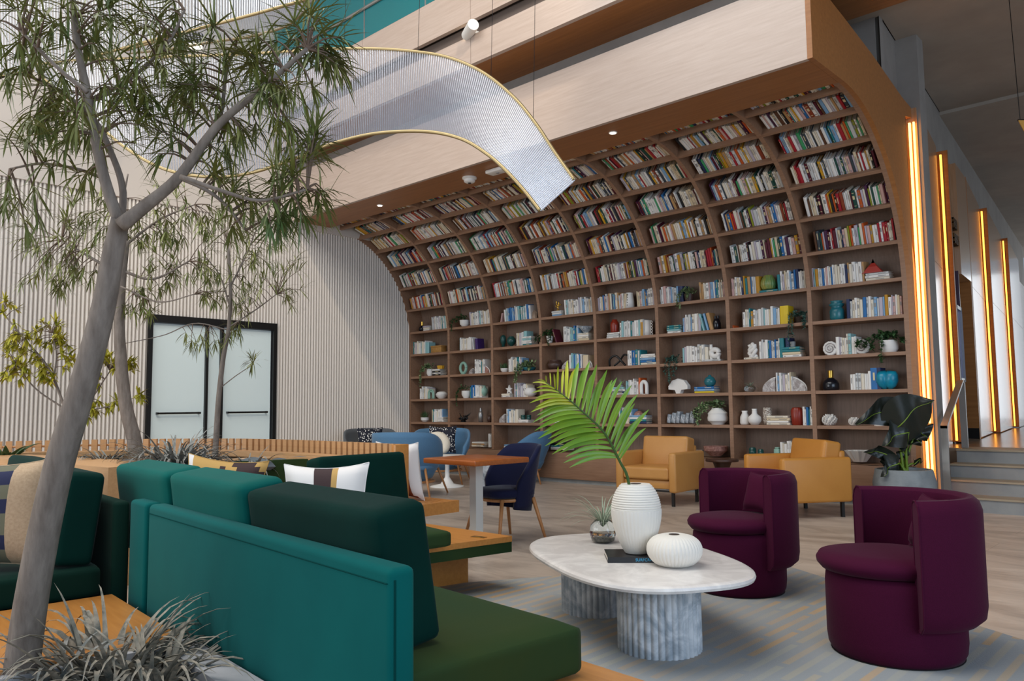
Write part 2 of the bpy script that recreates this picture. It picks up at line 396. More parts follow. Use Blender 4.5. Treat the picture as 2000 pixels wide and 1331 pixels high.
# corridor doorway between the second and third panel
t = thing('corridor_opening', 'dark timber lined opening in the corridor wall under bronze letters', 'doorway', (0, 0, 0))
a, b = 3.07, 4.03
MB().prism([(wx(b, .2), b), (wx(b, -.6), b), (wx(b, -.6), b-.04), (wx(b, .2), b-.04)], .62, 3.0).build('jamb', 'soffit_wood', t)
MB().prism([(wx(a, .2), a), (wx(b, .2), b), (wx(b, .02), b), (wx(a, .02), a)], 3.0, 4.62).build('header', 'panel_wood', t)
MB().prism([(wx(b-.04, .19), b-.045), (wx(b-.04, -.6), b-.045), (wx(b, -.6), b-.04), (wx(b, .19), b-.04)], .62, .78).build('baseboard', 'black', t)
MB().prism([(wx(a, .16), a-.005), (wx(a, .16), a+.02), (wx(a, .02), a+.02), (wx(a, .02), a-.005)], .62, 3.05).build('door_edge', mat('door_edge', '#3A1F38', .35), t)
# narrow framed window on the panel beside the opening
w = thing('framed_window', 'narrow upright framed glass panel on the timber wall beside the opening', 'window')
p0, p1 = 2.52, 2.96
mb = MB()
for (ya, yb, za, zc) in ((p0, p0+.05, 1.45, 2.5), (p1-.05, p1, 1.45, 2.5), (p0, p1, 1.45, 1.5), (p0, p1, 2.45, 2.5)):
    mb.prism([(wx(ya, .2), ya), (wx(yb, .19), yb), (wx(yb, .08), yb), (wx(ya, .08), ya)], za, zc)
mb.build('frame', 'steel', w)
MB().prism([(wx(p0, .185), p0+.05), (wx(p1, .175), p1-.05), (wx(p1, .16), p1-.05), (wx(p0, .16), p0+.05)], 1.5, 2.45).build('pane', mat('pane_blue', '#9FA6E0', .05, spec=.8), w)
# raised bronze lettering (too small in the photograph to read): two lines of letter blocks
sg = thing('wall_sign', 'small two-line sign of raised bronze letters above the opening', 'sign')
for row, (n_, z_) in enumerate(((3, 3.62), (5, 3.40))):
    for k in range(n_):
        y_ = 2.72+k*.105; mb = MB()
        for (ya, yb, za, zc) in ((0, .022, 0, .14), (.055, .077, 0, .14), (0, .077, 0 if (k+row) % 2 else .12, .02 if (k+row) % 2 else .14), (0, .077, .06, .08)):
            mb.prism([(wx(y_+ya, .19), y_+ya), (wx(y_+yb, .19), y_+yb), (wx(y_+yb, .1), y_+yb), (wx(y_+ya, .1), y_+ya)], z_+za, z_+zc)
        mb.build('letter', mat('bronze', '#5A3F1C', .35, .5), sg)
# LED strips in the gaps
struct(MB().box(8.74, 8.862, .345, .356, 0, 4.62).build('trim_light_niche', 'panel_wood'))
leds = [(8.79, .23, 0.02, 4.44, 'closest to the curved bookcase end')]
for k in range(1, 5): leds.append((wx(pn[k][0]-.05, .12), pn[k][0]-.045, .66, 4.58, f'in the {ORD[k]} gap along the corridor panels'))
for i, (x, y, za, zc, nm_) in enumerate(leds):
    t = thing('light_strip', 'glowing amber vertical light strip '+nm_, 'light', (x, y, 0), 0, 'corridor light strips')
    d_ = .07 if i == 0 else .0
    MB().box(-.012, .012, d_, d_+.02, za, zc).build('diffuser', 'led' if i == 0 else 'led_soft', t)
    if i == 0: MB().box(.036, .054, d_, d_+.02, za, zc).build('reflection_bar', 'led', t)  # glowing bar drawn for the strip's reflection in the glossy panel
    MB().box(-.015, .015, d_+.021, d_+.025, za, zc).build('channel', 'brass', t)


# steps and landing
st = thing('steps', 'four broad grey stone steps rising to the corridor landing', 'stairs', (0, 0, 0))
mat('step_stone', '#9A9994', .5, kind='n', c2='#7D7F80', sc=3, amt=.9, detail=8)
for k in range(4):
    x0 = wx(.2, .22)
    y0 = .14+.30*k; xs = x0
    while xs < 14:
        w_ = 1.5 if k % 2 else 1.2
        MB().box(xs+.002, xs+w_-.002, y0+.02, y0+.6, .155*k, .155*k+.135).build('riser_block', 'step_stone', st)
        MB().box(xs+.002, xs+w_-.002, y0, y0+.6, .155*k+.135, .155*(k+1)).build('tread', 'light_tread' if 'light_tread' in MATS else mat('light_tread', '#A99880', .45, kind='n', c2='#97876F', sc=3), st)
        xs += w_
struct(MB().box(7.0, 16, 1.3, 18, -.1, .618).build('floor_landing', mat('landing', '#A48A70', .22, kind='n', c2='#8B7660', sc=1.5, amt=.8)))
# handrail
h = thing('handrail', 'slim flat steel handrail beside the stone steps', 'handrail')
pA = Vector((wx(.25, .36), .1, .0)); pB = Vector((wx(1.35, .36), 1.35, .62))
MB().box(pA.x-.035, pA.x+.035, .08, .1, 0, .92).build('lower_post', 'steel', h)
MB().box(pB.x-.035, pB.x+.035, 1.34, 1.37, .62, 1.44).build('upper_post', 'steel', h)
MB().hexa([(pA.x-.035, .08, .89), (pA.x+.035, .08, .89), (pB.x+.035, 1.3, 1.41), (pB.x-.035, 1.3, 1.41)], [(pA.x-.035, .08, .92), (pA.x+.035, .08, .92), (pB.x+.035, 1.3, 1.44), (pB.x-.035, 1.3, 1.44)]).build('rail', 'steel', h)
MB().box(pB.x-.035, pB.x+.035, 1.3, 1.37, 1.41, 1.44).build('rail_end', 'steel', h)

# soffit fittings
def disc(name, label, cat, loc, r, h, m, parts=()):
    t = thing(name, label, cat, loc)
    MB().lathe([(r, -h), (r, 0)], 20).build('housing', m, t, smooth=True)
    return t
for i, (u, v, w_) in enumerate(((742, 401, 'left'), (1197, 259, 'right'))):
    p = onz(u, v, ZS); t = disc('downlight', f'small round white downlight in the bookcase soffit, the {w_} one', 'downlight', (p.x, p.y, ZS), .05, .008, 'white_paint')
    MB().lathe([(.035, -.011), (.035, -.0082)], 16).build('lens', 'lamp_glow', t)
p = onz(917, 347, ZS); t = thing('smoke_detector', 'round white smoke detector on the soffit beside the hanging ribbon', 'detector', (p.x, p.y, ZS))
MB().lathe([(.055, -.075), (.075, -.06), (.08, -.03), (.1, -.02), (.1, 0)], 24).build('body', 'white_paint', t, smooth=True)
MB().lathe([(.02, -.085), (.025, -.0752)], 12).build('sensor', 'black', t)
p = onz(972, 330, ZS); t = thing('ceiling_box', 'white rectangular ceiling box on the soffit partly behind the ribbon', 'detector', (p.x, p.y, ZS))
rbox('body', (.32, .16, .05), (0, 0, -.027), 'white_paint', t, bev=.015); MB().lathe([(.02, -.06), (.02, -.0522)], 12).build('indicator', 'steel', t)
p = ony(925, 62, -2.92); t = thing('spotlight', 'white cylindrical spotlight on the mezzanine recess', 'spotlight', (p.x, -2.98, p.z))
M = Matrix.Rotation(PI*.5, 4, 'Y') @ Matrix.Rotation(.5, 4, 'X')
MB().lathe([(.07, -.15), (.07, .15)], 20, M).build('barrel', 'white_paint', t, smooth=True)
MB().lathe([(.06, -.155), (.06, -.1505)], 20, M).build('lens', 'lamp_glow', t)
MB().box(-.02, .02, 0, .2, -.02, .02).build('bracket', 'white_paint', t)
# hanging lantern at the right edge
p = at(1985, 262, 8.0)
t = thing('hanging_lantern', 'curved amber panel lantern hung on thin cables at the right edge', 'lamp', p)
rows = []
for k in range(9):
    a = k/8; rows.append([Vector((.02+.55*s, .1*math.sin(PI*s), .14-.28*a+.05*s)) + Vector((.1*a, 0, -.04*math.sin(PI*s))) for s in [i/10 for i in range(11)]])
g_ = MB().grid(rows); o = g_.build('shade', mat('amber_shade', '#B98A3C', .6), t); o.modifiers.new('s', 'SOLIDIFY').thickness = .01
MB().tube([r for r in rows[0]], .012).build('upper_rim', 'dark_metal', t); MB().tube([r for r in rows[-1]], .012).build('lower_rim', 'dark_metal', t)
for dx in (.04, .5): MB().tube([(dx, 0, .14), (dx-.03, 0, 5.5-p.z)], .004, 5).build('cable', 'dark_metal', t)
# ------------------------------------------------------------------ books
BCOL = {'white': '#E9E6E0', 'ivory': '#E2D8C4', 'cream': '#D9C7A6', 'pale grey': '#C9CAC8', 'lilac grey': '#BDB4BF', 'tan': '#B98E5C', 'ochre': '#C08A1E', 'mustard': '#D6A01E', 'orange': '#C9581C', 'rust': '#8E3B1E', 'red': '#A81D2B', 'maroon': '#561127', 'plum': '#44163F', 'pink': '#D2A9A2', 'black': '#1A1C1F', 'charcoal': '#37414A', 'navy': '#1E2D55', 'blue': '#1F6AA8', 'sky blue': '#7FA9CC', 'teal': '#1F7C84', 'pale teal': '#8FBDBF', 'dark green': '#12493F', 'olive': '#8A8F1F', 'green': '#3E9A63', 'brown': '#5C3A24', 'yellow': '#E3C21C', 'purple': '#3B2063'}
for k, v in BCOL.items(): mat('book_'+k, v, .5)
mat('paper', '#DCD5C6', .8); mat('spine_light', '#D8C79A', .5); mat('spine_dark', '#8C8A88', .5)
PAL_UP = ['white']*10+['ivory']*7+['cream']*3+['pale grey']*3+['lilac grey']*2+['tan']*2+['ochre', 'mustard', 'orange', 'rust', 'red', 'red', 'maroon', 'maroon', 'plum', 'pink', 'pink', 'black', 'black', 'charcoal', 'charcoal', 'navy', 'blue', 'sky blue', 'teal', 'dark green', 'dark green', 'olive', 'green', 'brown']
PAL_MID = ['white']*8+['ivory']*4+['pale grey']*3+['lilac grey']*2+['sky blue']*2+['blue', 'blue', 'teal', 'pale teal', 'tan', 'cream', 'navy', 'pink', 'ochre']
PAL_LOW = ['white']*9+['ivory']*4+['pale grey']*3+['pale teal', 'sky blue', 'teal', 'cream', 'lilac grey']
PAL_BLUE = ['white', 'white', 'pale grey', 'sky blue', 'pale teal', 'blue', 'teal', 'white']
def book_geo(mb, M, o=0):
    """hardback standing on z=0, spine towards -y; unit size; materials o cover, o+1 paper"""
    mb.mi = o
    for (a, b, c, d_) in ((0, .13, .06, 1), (.87, 1, .06, 1)):
        mb.box(a, b, c, d_, 0, 1, M)
    vs = [M @ Vector(p) for p in ((0, .06, 0), (.12, .015, 0), (.5, 0, 0), (.88, .015, 0), (1, .06, 0), (0, .06, 1), (.12, .015, 1), (.5, 0, 1), (.88, .015, 1), (1, .06, 1))]
    mb.add(vs, [(0, 1, 6, 5), (1, 2, 7, 6), (2, 3, 8, 7), (3, 4, 9, 8), (5, 6, 7, 8, 9), (4, 3, 2, 1, 0)])
    mb.mi = o+1
    vs = [M @ Vector(p) for p in ((.13, .05, .03), (.87, .05, .03), (.87, .96, .03), (.13, .96, .03), (.13, .05, .97), (.87, .05, .97), (.87, .96, .97), (.13, .96, .97))]
    mb.add(vs, [(0, 3, 2, 1), (4, 5, 6, 7), (2, 3, 7, 6)])
def band_geo(mb, M, o, kind):
    mb.mi = o
    zs = ((.42, .78),) if kind == 1 else (((.12, .15), (.84, .87), (.5, .7)) if kind == 2 else ((.07, .16), (.55, .88)))
    w_ = (.38, .62) if kind != 2 else (.2, .8)
    for a, b in zs:
        vs = [M @ Vector(p) for p in ((w_[0], -.012, a), (w_[1], -.012, a), (w_[1], -.012, b), (w_[0], -.012, b), (w_[0], .02, a), (w_[1], .02, a), (w_[1], .02, b), (w_[0], .02, b))]
        mb.add(vs, [(0, 1, 2, 3), (0, 4, 5, 1), (3, 2, 6, 7)])
BM = {}
def book_mesh(col, kind):
    if (col, kind) not in BM:
        mb = MB(); I4 = Matrix.Identity(4); book_geo(mb, I4); dark = col in ('black', 'charcoal', 'navy', 'maroon', 'plum', 'dark green', 'brown', 'red', 'blue', 'teal', 'purple', 'rust')
        if kind: band_geo(mb, I4, 2, kind)
        BM[col, kind] = mb.mesh('book', ['book_'+col, 'paper', 'spine_light' if dark else 'spine_dark'], fix=False)
    return BM[col, kind]
BOOKS = []   # (colour, kind, matrix, area, cell, order, lying)
def frame(s, x, dep=.0, up=.0):
    y, z, tg, nm = prof(s); M = Matrix((Vector((1, 0, 0)), nm, tg)).transposed().to_4x4(); M.translation = Vector((x, y, z))+nm*dep+tg*up; return M
def add_book(col, kind, M, w_, d_, h_, c, r, lying=False):
    Q = M @ Matrix.Diagonal((w_, d_, h_, 1)); p = Q @ Vector((.5, 0, .5)); dd = depth(p)
    BOOKS.append([col, kind, Q, w_*h_/dd**2, c, r, lying])
def run(c, r, x0, x1, pal, hmin=.2, hmax=.25, dep=.06, lean=0.):
    x = x0; rnd = random
    while x < x1-.012:
        w_ = min(rnd.choice((.016, .019, .022, .025, .028, .032, .036, .042)), x1-x)
        h_ = rnd.uniform(hmin, hmax); col = rnd.choice(pal)
        add_book(col, rnd.choice((0, 0, 0, 1, 2, 3)), frame(r*PT, x, dep+rnd.uniform(0, .012), .0202), w_*.96, rnd.uniform(.15, .19), h_, c, r)
        x += w_
def lay(c, r, x, cols, w_=.24, t=.03, dep=.05, z=.0202):
    """horizontal stack, spines to the front; returns top height above shelf"""
    for k, col in enumerate(cols):
        tt = t*random.uniform(.8, 1.15); M = frame(r*PT, x+random.uniform(-.008, .008), dep+random.uniform(0, .008), z) @ Matrix.Rotation(PI/2, 4, 'Y') @ Matrix.Translation((-tt, 0, 0))
        ww = w_*random.uniform(.92, 1.0)
        add_book(col, random.choice((0, 1, 3)), M, tt*.97, .17, ww, c, r, True); z += tt
    return z
def sx(u, r, dep=.12):     # world x of pixel column u on shelf r
    y, z, tg, nm = prof(r*PT); lo, hi = -.5, 9.5
    for _ in range(40):
        m_ = (lo+hi)/2; p = Vector((m_, y, z))+nm*dep+tg*.1; q = p-CAM
        if 1000+F*q.dot(RT)/q.dot(FW) < u: lo = m_
        else: hi = m_
    return lo
# full rows (sixth shelf and above)
for c in range(8):
    for r in range(6, 12):
        off = .05+random.uniform(0, .05)
        run(c, r, c*CW+.026+off, (c+1)*CW-.04-random.uniform(0, .03), PAL_UP, .2 if r < 11 else .17, .245 if r < 11 else .2)
# rows with ornaments: (bay, shelf, [(u0, u1, palette)])
RUNS = [
 (7,5,1584,1688,PAL_MID),(6,5,1428,1477,PAL_MID),(6,5,1518,1574,PAL_MID),(5,5,1289,1325,PAL_MID),(5,5,1365,1418,PAL_MID),(4,5,1166,1217,PAL_MID),(4,5,1243,1278,PAL_MID),(3,5,1102,1158,PAL_LOW),(2,5,984,1036,PAL_BLUE),(1,5,917,958,PAL_LOW),(0,5,843,874,PAL_LOW),
 (7,4,1653,1762,PAL_MID),(6,4,1450,1523,PAL_MID),(5,4,1333,1370,PAL_LOW),(4,4,1210,1256,PAL_LOW),(3,4,1100,1130,PAL_BLUE),(2,4,1008,1022,PAL_LOW),(1,4,897,920,PAL_LOW),(0,4,807,830,PAL_LOW),
 (7,3,1632,1673,PAL_LOW),(6,3,1482,1525,PAL_BLUE),(5,3,1332,1376,PAL_LOW),(4,3,1225,1251,PAL_BLUE),(3,3,1111,1136,PAL_BLUE),(2,3,992,1020,PAL_LOW),(1,3,926,946,PAL_LOW),
 (7,2,1660,1702,PAL_LOW),(6,2,1515,1547,PAL_LOW),(4,2,1222,1246,PAL_LOW),(2,2,1003,1030,PAL_LOW),(1,2,917,937,PAL_BLUE),(0,2,819,836,PAL_LOW),
 (6,1,1567,1587,PAL_BLUE),(4,1,1208,1234,PAL_LOW),(2,1,988,1006,PAL_LOW),(0,1,843,864,PAL_LOW),
 (6,0,1523,1552,PAL_LOW),(1,0,953,958,['white'])]
for c, r, u0, u1, pal in RUNS:
    run(c, r, sx(u0, r, .07), sx(u1, r, .07), pal, .2 if r > 2 else .18, .25 if r > 2 else .24, dep=.07)
def single(c, r, u, col, w_=.03, h_=.22, kind=0, lean=0., d_=.17, dep=.07):
    M = frame(r*PT, sx(u, r, .07), dep, .0202) @ Matrix.Rotation(lean, 4, 'Y'); add_book(col, kind, M, w_, d_, h_, c, r)
single(6, 4, 1523, 'yellow', .11, .235); single(1, 4, 923, 'white', .02, .2, 1, -.12); single(1, 4, 928, 'purple', .06, .19, 0, -.08)
single(0, 4, 830, 'pale teal', .1, .21); single(5, 3, 1376, 'ivory', .05, .2) ; single(7, 2, 1700, 'blue', .085, .25, 1); single(7, 2, 1712, 'navy', .05, .25)
single(6, 3, 1522, 'teal', .06, .25); single(6, 3, 1534, 'navy', .05, .25); single(5, 5, 1325, 'navy', .07, .22); single(2, 4, 1022, 'pale teal', .07, .24)
single(3, 4, 1085, 'maroon', .03, .23, 1, -.35); single(6, 4, 1431, 'orange', .02, .16, 0, -.55); single(5, 4, 1372, 'pale teal', .03, .24, 1, -.25); single(5, 4, 1380, 'sky blue', .03, .24, 0, -.25); single(5, 4, 1386, 'tan', .05, .24, 0, -.25)
single(4, 2, 1247, 'orange', .035, .24); single(3, 3, 1138, 'cream', .1, .2); single(2, 1, 1006, 'ivory', .06, .22); single(1, 2, 936, 'ivory', .05, .2); single(6, 5, 1476, 'ochre', .05, .22)
single(2, 5, 976, 'pink', .02, .16, 0, .3); single(4, 5, 1217, 'cream', .03, .22, 0, .15); single(0, 1, 858, 'white', .06, .21); single(4, 4, 1250, 'ochre', .05, .2); single(0, 2, 833, 'ivory', .05, .19)
STK = {}
for key, (c, r, u, cols, w_) in {
 'a': (7, 5, 1690, ['ivory', 'white', 'pale grey'], .27), 'b': (6, 5, 1482, ['teal'], .24), 'c': (5, 4, 1303, ['white', 'pale teal', 'teal', 'teal'], .22), 'd': (4, 4, 1186, ['white', 'pale grey', 'white'], .22),
 'e': (3, 4, 1129, ['cream', 'ivory', 'white', 'ivory'], .22), 'f': (2, 4, 1021, ['teal', 'white', 'white', 'pale teal', 'white'], .2), 'g': (3, 5, 1078, ['sky blue', 'white', 'pale grey'], .2), 'h': (0, 5, 826, ['white', 'ivory', 'lilac grey'], .18),
 'i': (4, 3, 1251, ['ivory', 'blue', 'sky blue', 'white', 'white'], .26), 'j': (5, 3, 1370, ['pale grey'], .29), 'k': (6, 3, 1453, ['ivory'], .2), 'l': (6, 3, 1528, ['white', 'cream', 'teal', 'teal'], .24), 'm': (0, 3, 845, ['black', 'white', 'black', 'white'], .22),
 'n': (4, 2, 1194, ['white', 'navy', 'white', 'pale teal'], .24), 'o': (5, 2, 1356, ['yellow', 'sky blue', 'blue'], .3), 'p': (2, 2, 980, ['white', 'ivory'], .19), 'q': (1, 2, 927, ['white'], .2),
 'r': (6, 1, 1498, ['ivory', 'white', 'cream', 'ivory'], .3), 's': (2, 1, 1012, ['white', 'white'], .22), 't': (3, 1, 1078, ['white', 'pale grey'], .22), 'u': (4, 1, 1230, ['navy', 'teal', 'white', 'sky blue'], .3), 'v': (0, 1, 854, ['white', 'white', 'white'], .17),
 'w': (6, 0, 1455, ['white'], .3), 'x': (1, 0, 922, ['ivory', 'tan', 'white'], .3), 'y': (2, 0, 985, ['white', 'sky blue'], .32), 'z': (3, 0, 1076, ['ivory', 'white', 'teal', 'black'], .35)}.items():
    STK[key] = (lay(c, r, sx(u, r, .06), cols, w_), sx(u, r, .06)+w_*.5, c, r)
BOOKS.sort(key=lambda b: -b[3])
order = {}
for b in BOOKS: order.setdefault((b[4], b[5], b[6]), []).append(b)
for k_, lst in order.items():
    lst.sort(key=lambda b: (b[2].translation.z if k_[2] else b[2].translation.x))
    for i, b in enumerate(lst): b.append(i)
def rowname(r): return ORD[11-r]+' shelf from top'
for i, b in enumerate(BOOKS[:300]):
    col, kind, Q, ar, c, r, ly, n_ = b
    o = link('book', book_mesh(col, kind)); o.matrix_world = Q
    col_ = col
    if ly: lab = f'{col_} book lying flat, {ORD[n_]} from below, {rowname(r)}, {ORD[7-c]} bay from right'
    else: lab = f'{col_} book, {ORD[n_]} from left, {rowname(r)}, {ORD[7-c]} bay from right'
    tag(o, lab, 'book', 'books in the curved bookcase')
mb = MB(); ml = ['paper', 'spine_light', 'spine_dark']; ix = {}
for b in BOOKS[300:]:
    col, kind, Q = b[:3]
    if col not in ix: ix[col] = len(ml); ml.append('book_'+col)
    s0 = len(mb.m); book_geo(mb, Q, 10); mb.m[s0:] = [ix[col] if x == 10 else 0 for x in mb.m[s0:]]
    if kind: s0 = len(mb.m); band_geo(mb, Q, 1 if col in ('black', 'charcoal', 'navy', 'maroon', 'plum', 'dark green', 'brown', 'red', 'blue', 'teal') else 2, kind)
o = mb.build('smaller_books', ml, fix=False); tag(o, 'rows of smaller assorted books filling the rest of the curved bookcase', 'books'); stuff(o)
# ------------------------------------------------------------------ ornaments on the shelves
mat('cer_white', '#E6E3DD', .55); mat('cer_teal', '#2F7C84', .25, kind='n', c2='#1C5B68', sc=9, amt=.8); mat('cer_blue', '#1795B0', .3, kind='n', c2='#0E7390', sc=12, amt=.6)
mat('cer_green', '#3F8A5C', .25, kind='n', c2='#B49A3E', sc=5, amt=.9, stretch=(3, 3, .8)); mat('cer_dkgreen', '#1D4A45', .3); mat('cer_red', '#8A2A18', .3); mat('cer_sage', '#8FB6A4', .4)
mat('cer_black', '#14161D', .18); mat('cer_brown', '#4A352E', .4); mat('speckle', '#D6D0C4', .6, kind='n', c2='#6E5546', sc=60, amt=.35); mat('agate', '#C9C5C2', .3, kind='marble', c2='#8A7F7B', sc=9)
mat('marble_grey', '#C9CDD2', .35, kind='marble', c2='#7E8890', sc=8); mat('pink_stone', '#B98B7E', .5, kind='marble', c2='#8F6257', sc=12); mat('wicker', '#B98A4A', .7, kind='n', c2='#9A6E34', sc=40, amt=.6, bump=.4)
mat('red_plastic', '#A8342A', .45); mat('leaf_dark', '#2E4A2C', .45, kind='n', c2='#4A6B3E', sc=30, amt=.8); mat('leaf_grey', '#5E7F72', .5, kind='n', c2='#38584E', sc=30, amt=.8); mat('leaf_var', '#3F6136', .5, kind='n', c2='#AFC08C', sc=45, amt=.5)
mat('soil', '#3A2C22', .95); mat('succulent', '#3F7F5E', .45); mat('airplant', '#8E9C86', .6); mat('clear_glass', '#EAF2F2', .03, trans=1.)
def put(name, label, cat, u, r, dep=.15, z=.0202):
    M = frame(r*PT, 0, dep, z); return thing(name, label, cat, (sx(u, r, dep), M.translation.y, M.translation.z))
def vase(name, label, u, r, prof_, m, dep=.15, z=.0202, n=24, flute=None, extra=None, cat='vase'):
    t = put(name, label, cat, u, r, dep, z)
    MB().lathe(prof_, n, None, flute).build('body', m, t, smooth='all' if not flute else True)
    # dark disc in soil colour stands in for the shade inside the opening
    rt, zt = prof_[-1]
    if rt > .008: MB().lathe([(rt*.82, zt+.0003), (rt*.82, zt+.0012)], 16).build('mouth', 'soil', t)
    return t
def leaves(mb, base, n, ln, wd, spread, droop=.5, up=.6, rng=random):
    for _ in range(n):
        a = rng.uniform(0, 2*PI); e = rng.uniform(-.3, 1)*up; d_ = Vector((math.cos(a)*spread, math.sin(a)*spread*.8, e)).normalized(); l = ln*rng.uniform(.6, 1.2)
        leaf(mb, Vector(base), d_, l, wd*rng.uniform(.7, 1.2), droop)
def leaf(mb, p, d_, l, w_, droop=.5, k=3):
    side = d_.cross(Vector((0, 0, 1))); side = side.normalized() if side.length > .01 else Vector((1, 0, 0)); vs = []; q = Vector(p); dd = Vector(d_)
    for i in range(k+1):
        t = i/k; ww = w_*math.sin(PI*min(.999, .12+.88*t))**.8 if i < k else .0005
        vs += [q-side*ww*.5, q+side*ww*.5]; q = q+dd*(l/k); dd = (dd+Vector((0, 0, -droop/k))).normalized()
    mb.add(vs, [(2*i, 2*i+1, 2*i+3, 2*i+2) for i in range(k)])
def trail_plant(name, label, u, r, pot, strands, leafm, potm='cer_white', dep=.1, z=.0202, bush=40, lw=.03):
    t = put(name, label, 'plant', u, r, dep, z)
    if pot:
        MB().lathe(pot, 24).build('pot', potm, t, smooth=True); rt, zt = pot[-1]
        MB().lathe([(rt*.9, zt-.004), (rt*.9, zt+.002)], 18).build('soil', 'soil', t)
    else: zt = .02
    mb = MB(); st_ = MB(); rg = random.Random(hash(label) % 1000 if False else len(label)*7+u)
    for (dx, dy, ln) in strands:
        pts = [Vector((0, 0, zt+.02)), Vector((dx*.5, -abs(dy)*.5-.03, zt+.06)), Vector((dx, -abs(dy)-.05, zt-.0)), Vector((dx*1.05, -abs(dy)-.07, zt-ln*.5)), Vector((dx*1.1, -abs(dy)-.06, zt-ln))]
        P_2 = path(pts, 16); st_.tube(P_2[::2], .0025, 4)
        for q in P_2[2:]:
            for _ in range(4): leaf(mb, q, Vector((rg.uniform(-1, 1), rg.uniform(-1, .3), rg.uniform(-.5, .6))).normalized(), lw*1.5*rg.uniform(.7, 1.2), lw*.8, .6, 2)
    for _ in range(bush):
        q = Vector((rg.uniform(-.09, .09), rg.uniform(-.08, .06), zt+rg.uniform(.0, .09))); leaf(mb, q, Vector((rg.uniform(-1, 1), rg.uniform(-1, .5), rg.uniform(-.2, .8))).normalized(), lw*1.7*rg.uniform(.7, 1.2), lw, .8, 2)
    stuff(mb.build('foliage', leafm, t, fix=False)); st_.build('stems', leafm, t)
    return t
def half_disc(name, label, u, r, R_, m, side=1, dep=.12):
    t = put(name, label, 'bookend', u, r, dep); pts = []
    for k in range(13):
        a = PI/2*k/12; rr = R_*(1+.03*math.sin(5*a)); pts.append((side*rr*math.cos(a), rr*math.sin(a)))
    mb = MB(); n = len(pts)+1; P2 = [(0, 0)]+pts
    mb.add([(x, -.03, z) for x, z in P2]+[(x, .03, z) for x, z in P2], [tuple(range(n)), tuple(range(2*n-1, n-1, -1))]+[(i, (i+1) % n, n+(i+1) % n, n+i) for i in range(n)])
    mb.build('slice', m, t); MB().tube([(x*1.0, -.0, z) for x, z in pts], .012, 6).build('rind', 'cer_white' if m != 'cer_white' else 'agate', t); return t
def grass_pot(name, label, u, r, pr, m='cer_white', h=.09, gm='leaf_dark'):
    t = put(name, label, 'plant', u, r); MB().lathe(pr, 20).build('pot', m, t, smooth=True); zt = pr[-1][1]; rr = pr[-1][0]
    mb = MB()
    for _ in range(70): leaf(mb, Vector((random.uniform(-rr, rr)*.7, random.uniform(-rr, rr)*.7, zt-.005)), Vector((random.uniform(-.4, .4), random.uniform(-.4, .4), 1)).normalized(), h*random.uniform(.7, 1.2), .008, .2)
    stuff(mb.build('blades', gm, t, fix=False)); return t
V = lambda *p: list(p)
Rib = lambda n, a: (lambda k, th, z: a*abs(math.sin(n*th/2)))
# --- fifth shelf row
t = put('pyramid_ornament', 'dull red pointed pyramid ornament on the stacked books, rightmost bay', 'ornament', 1706, 5, .12, STK['a'][0])
MB().add([(-.11, -.05, 0), (.11, -.05, 0), (.11, .05, 0), (-.11, .05, 0), (-.02, 0, .12), (.02, 0, .12), (0, 0, .17), (-.05, -.03, .075), (.05, -.03, .075)], [(0, 1, 8, 7), (7, 8, 5, 4), (4, 5, 6), (1, 2, 5, 8), (2, 3, 4, 5), (3, 0, 7, 4), (5, 4, 6), (3, 2, 1, 0)]).build('body', 'red_plastic', t); MB().box(-.112, .112, -.052, .052, .0, .008).build('base', 'red_plastic', t)
vase('ribbed_vase', 'green and ochre ribbed gourd vase on a flat teal book', 1501, 5, V((.05, 0), (.075, .01), (.1, .06), (.095, .11), (.07, .16), (.055, .185), (.05, .19)), 'cer_green', z=STK['b'][0], n=72, flute=Rib(18, .07))
trail_plant('trailing_plant', 'leafy plant spilling over the shelf edge between two runs of books', 1345, 5, V((.05, 0), (.07, .1)), [(-.12, .03, .17), (.02, .02, .05), (-.07, .05, .2)], 'leaf_var', 'cer_brown', bush=70)
t = vase('dotted_vase', 'white conical vase with a column of dark dots between book rows', 1229, 5, V((.075, 0), (.07, .1), (.055, .22), (.056, .225)), 'cer_white')
for k in range(5): MB().lathe([(.007, -.003), (.007, .003)], 10, Matrix.Translation((.01, -.0735+.004*k, .04+.038*k)) @ Matrix.Rotation(PI/2, 4, 'X')).build('dot', 'black', t)
t = put('gold_figure', 'small shiny gold branching figurine on a stack of pale books', 'ornament', 1090, 5, .1, STK['g'][0])
MB().lathe([(.03, 0), (.028, .01), (.012, .02)], 12).build('foot', 'gold', t); mb = MB()
for q in (((0, 0, .02), (.0, 0, .07), (-.03, 0, .12), (-.025, 0, .16)), ((0, 0, .06), (.03, 0, .09), (.06, 0, .09)), ((0, 0, .05), (-.03, 0, .06), (-.045, 0, .09)), ((0, 0, .07), (.02, .0, .12), (.01, 0, .14))): mb.tube(path(q, 8), .011, 8)
mb.build('branches', 'gold', t, smooth='all')
t = put('rough_stone', 'rough beige stone bookend after the books, third bay from left', 'ornament', 1043, 5); MB().lathe([(.05, 0), (.075, .05), (.06, .1), (.02, .14)], 7, Matrix.Scale(.7, 4, (0, 1, 0))).build('lump', mat('beige_stone', '#B7A18C', .9, kind='n', c2='#8D7866', sc=10, bump=.5), t); MB().lathe([(.03, .0), (.04, .04), (.01, .08)], 6, Matrix.Translation((.05, -.03, 0))).build('chip', 'beige_stone', t)
trail_plant('trailing_plant', 'dark vine in a white bowl reaching left, second bay from left', 907, 5, V((.05, 0), (.085, .04), (.09, .11)), [(-.3, .02, .1), (-.22, .03, .16), (-.12, .02, .02)], 'leaf_dark', bush=60)
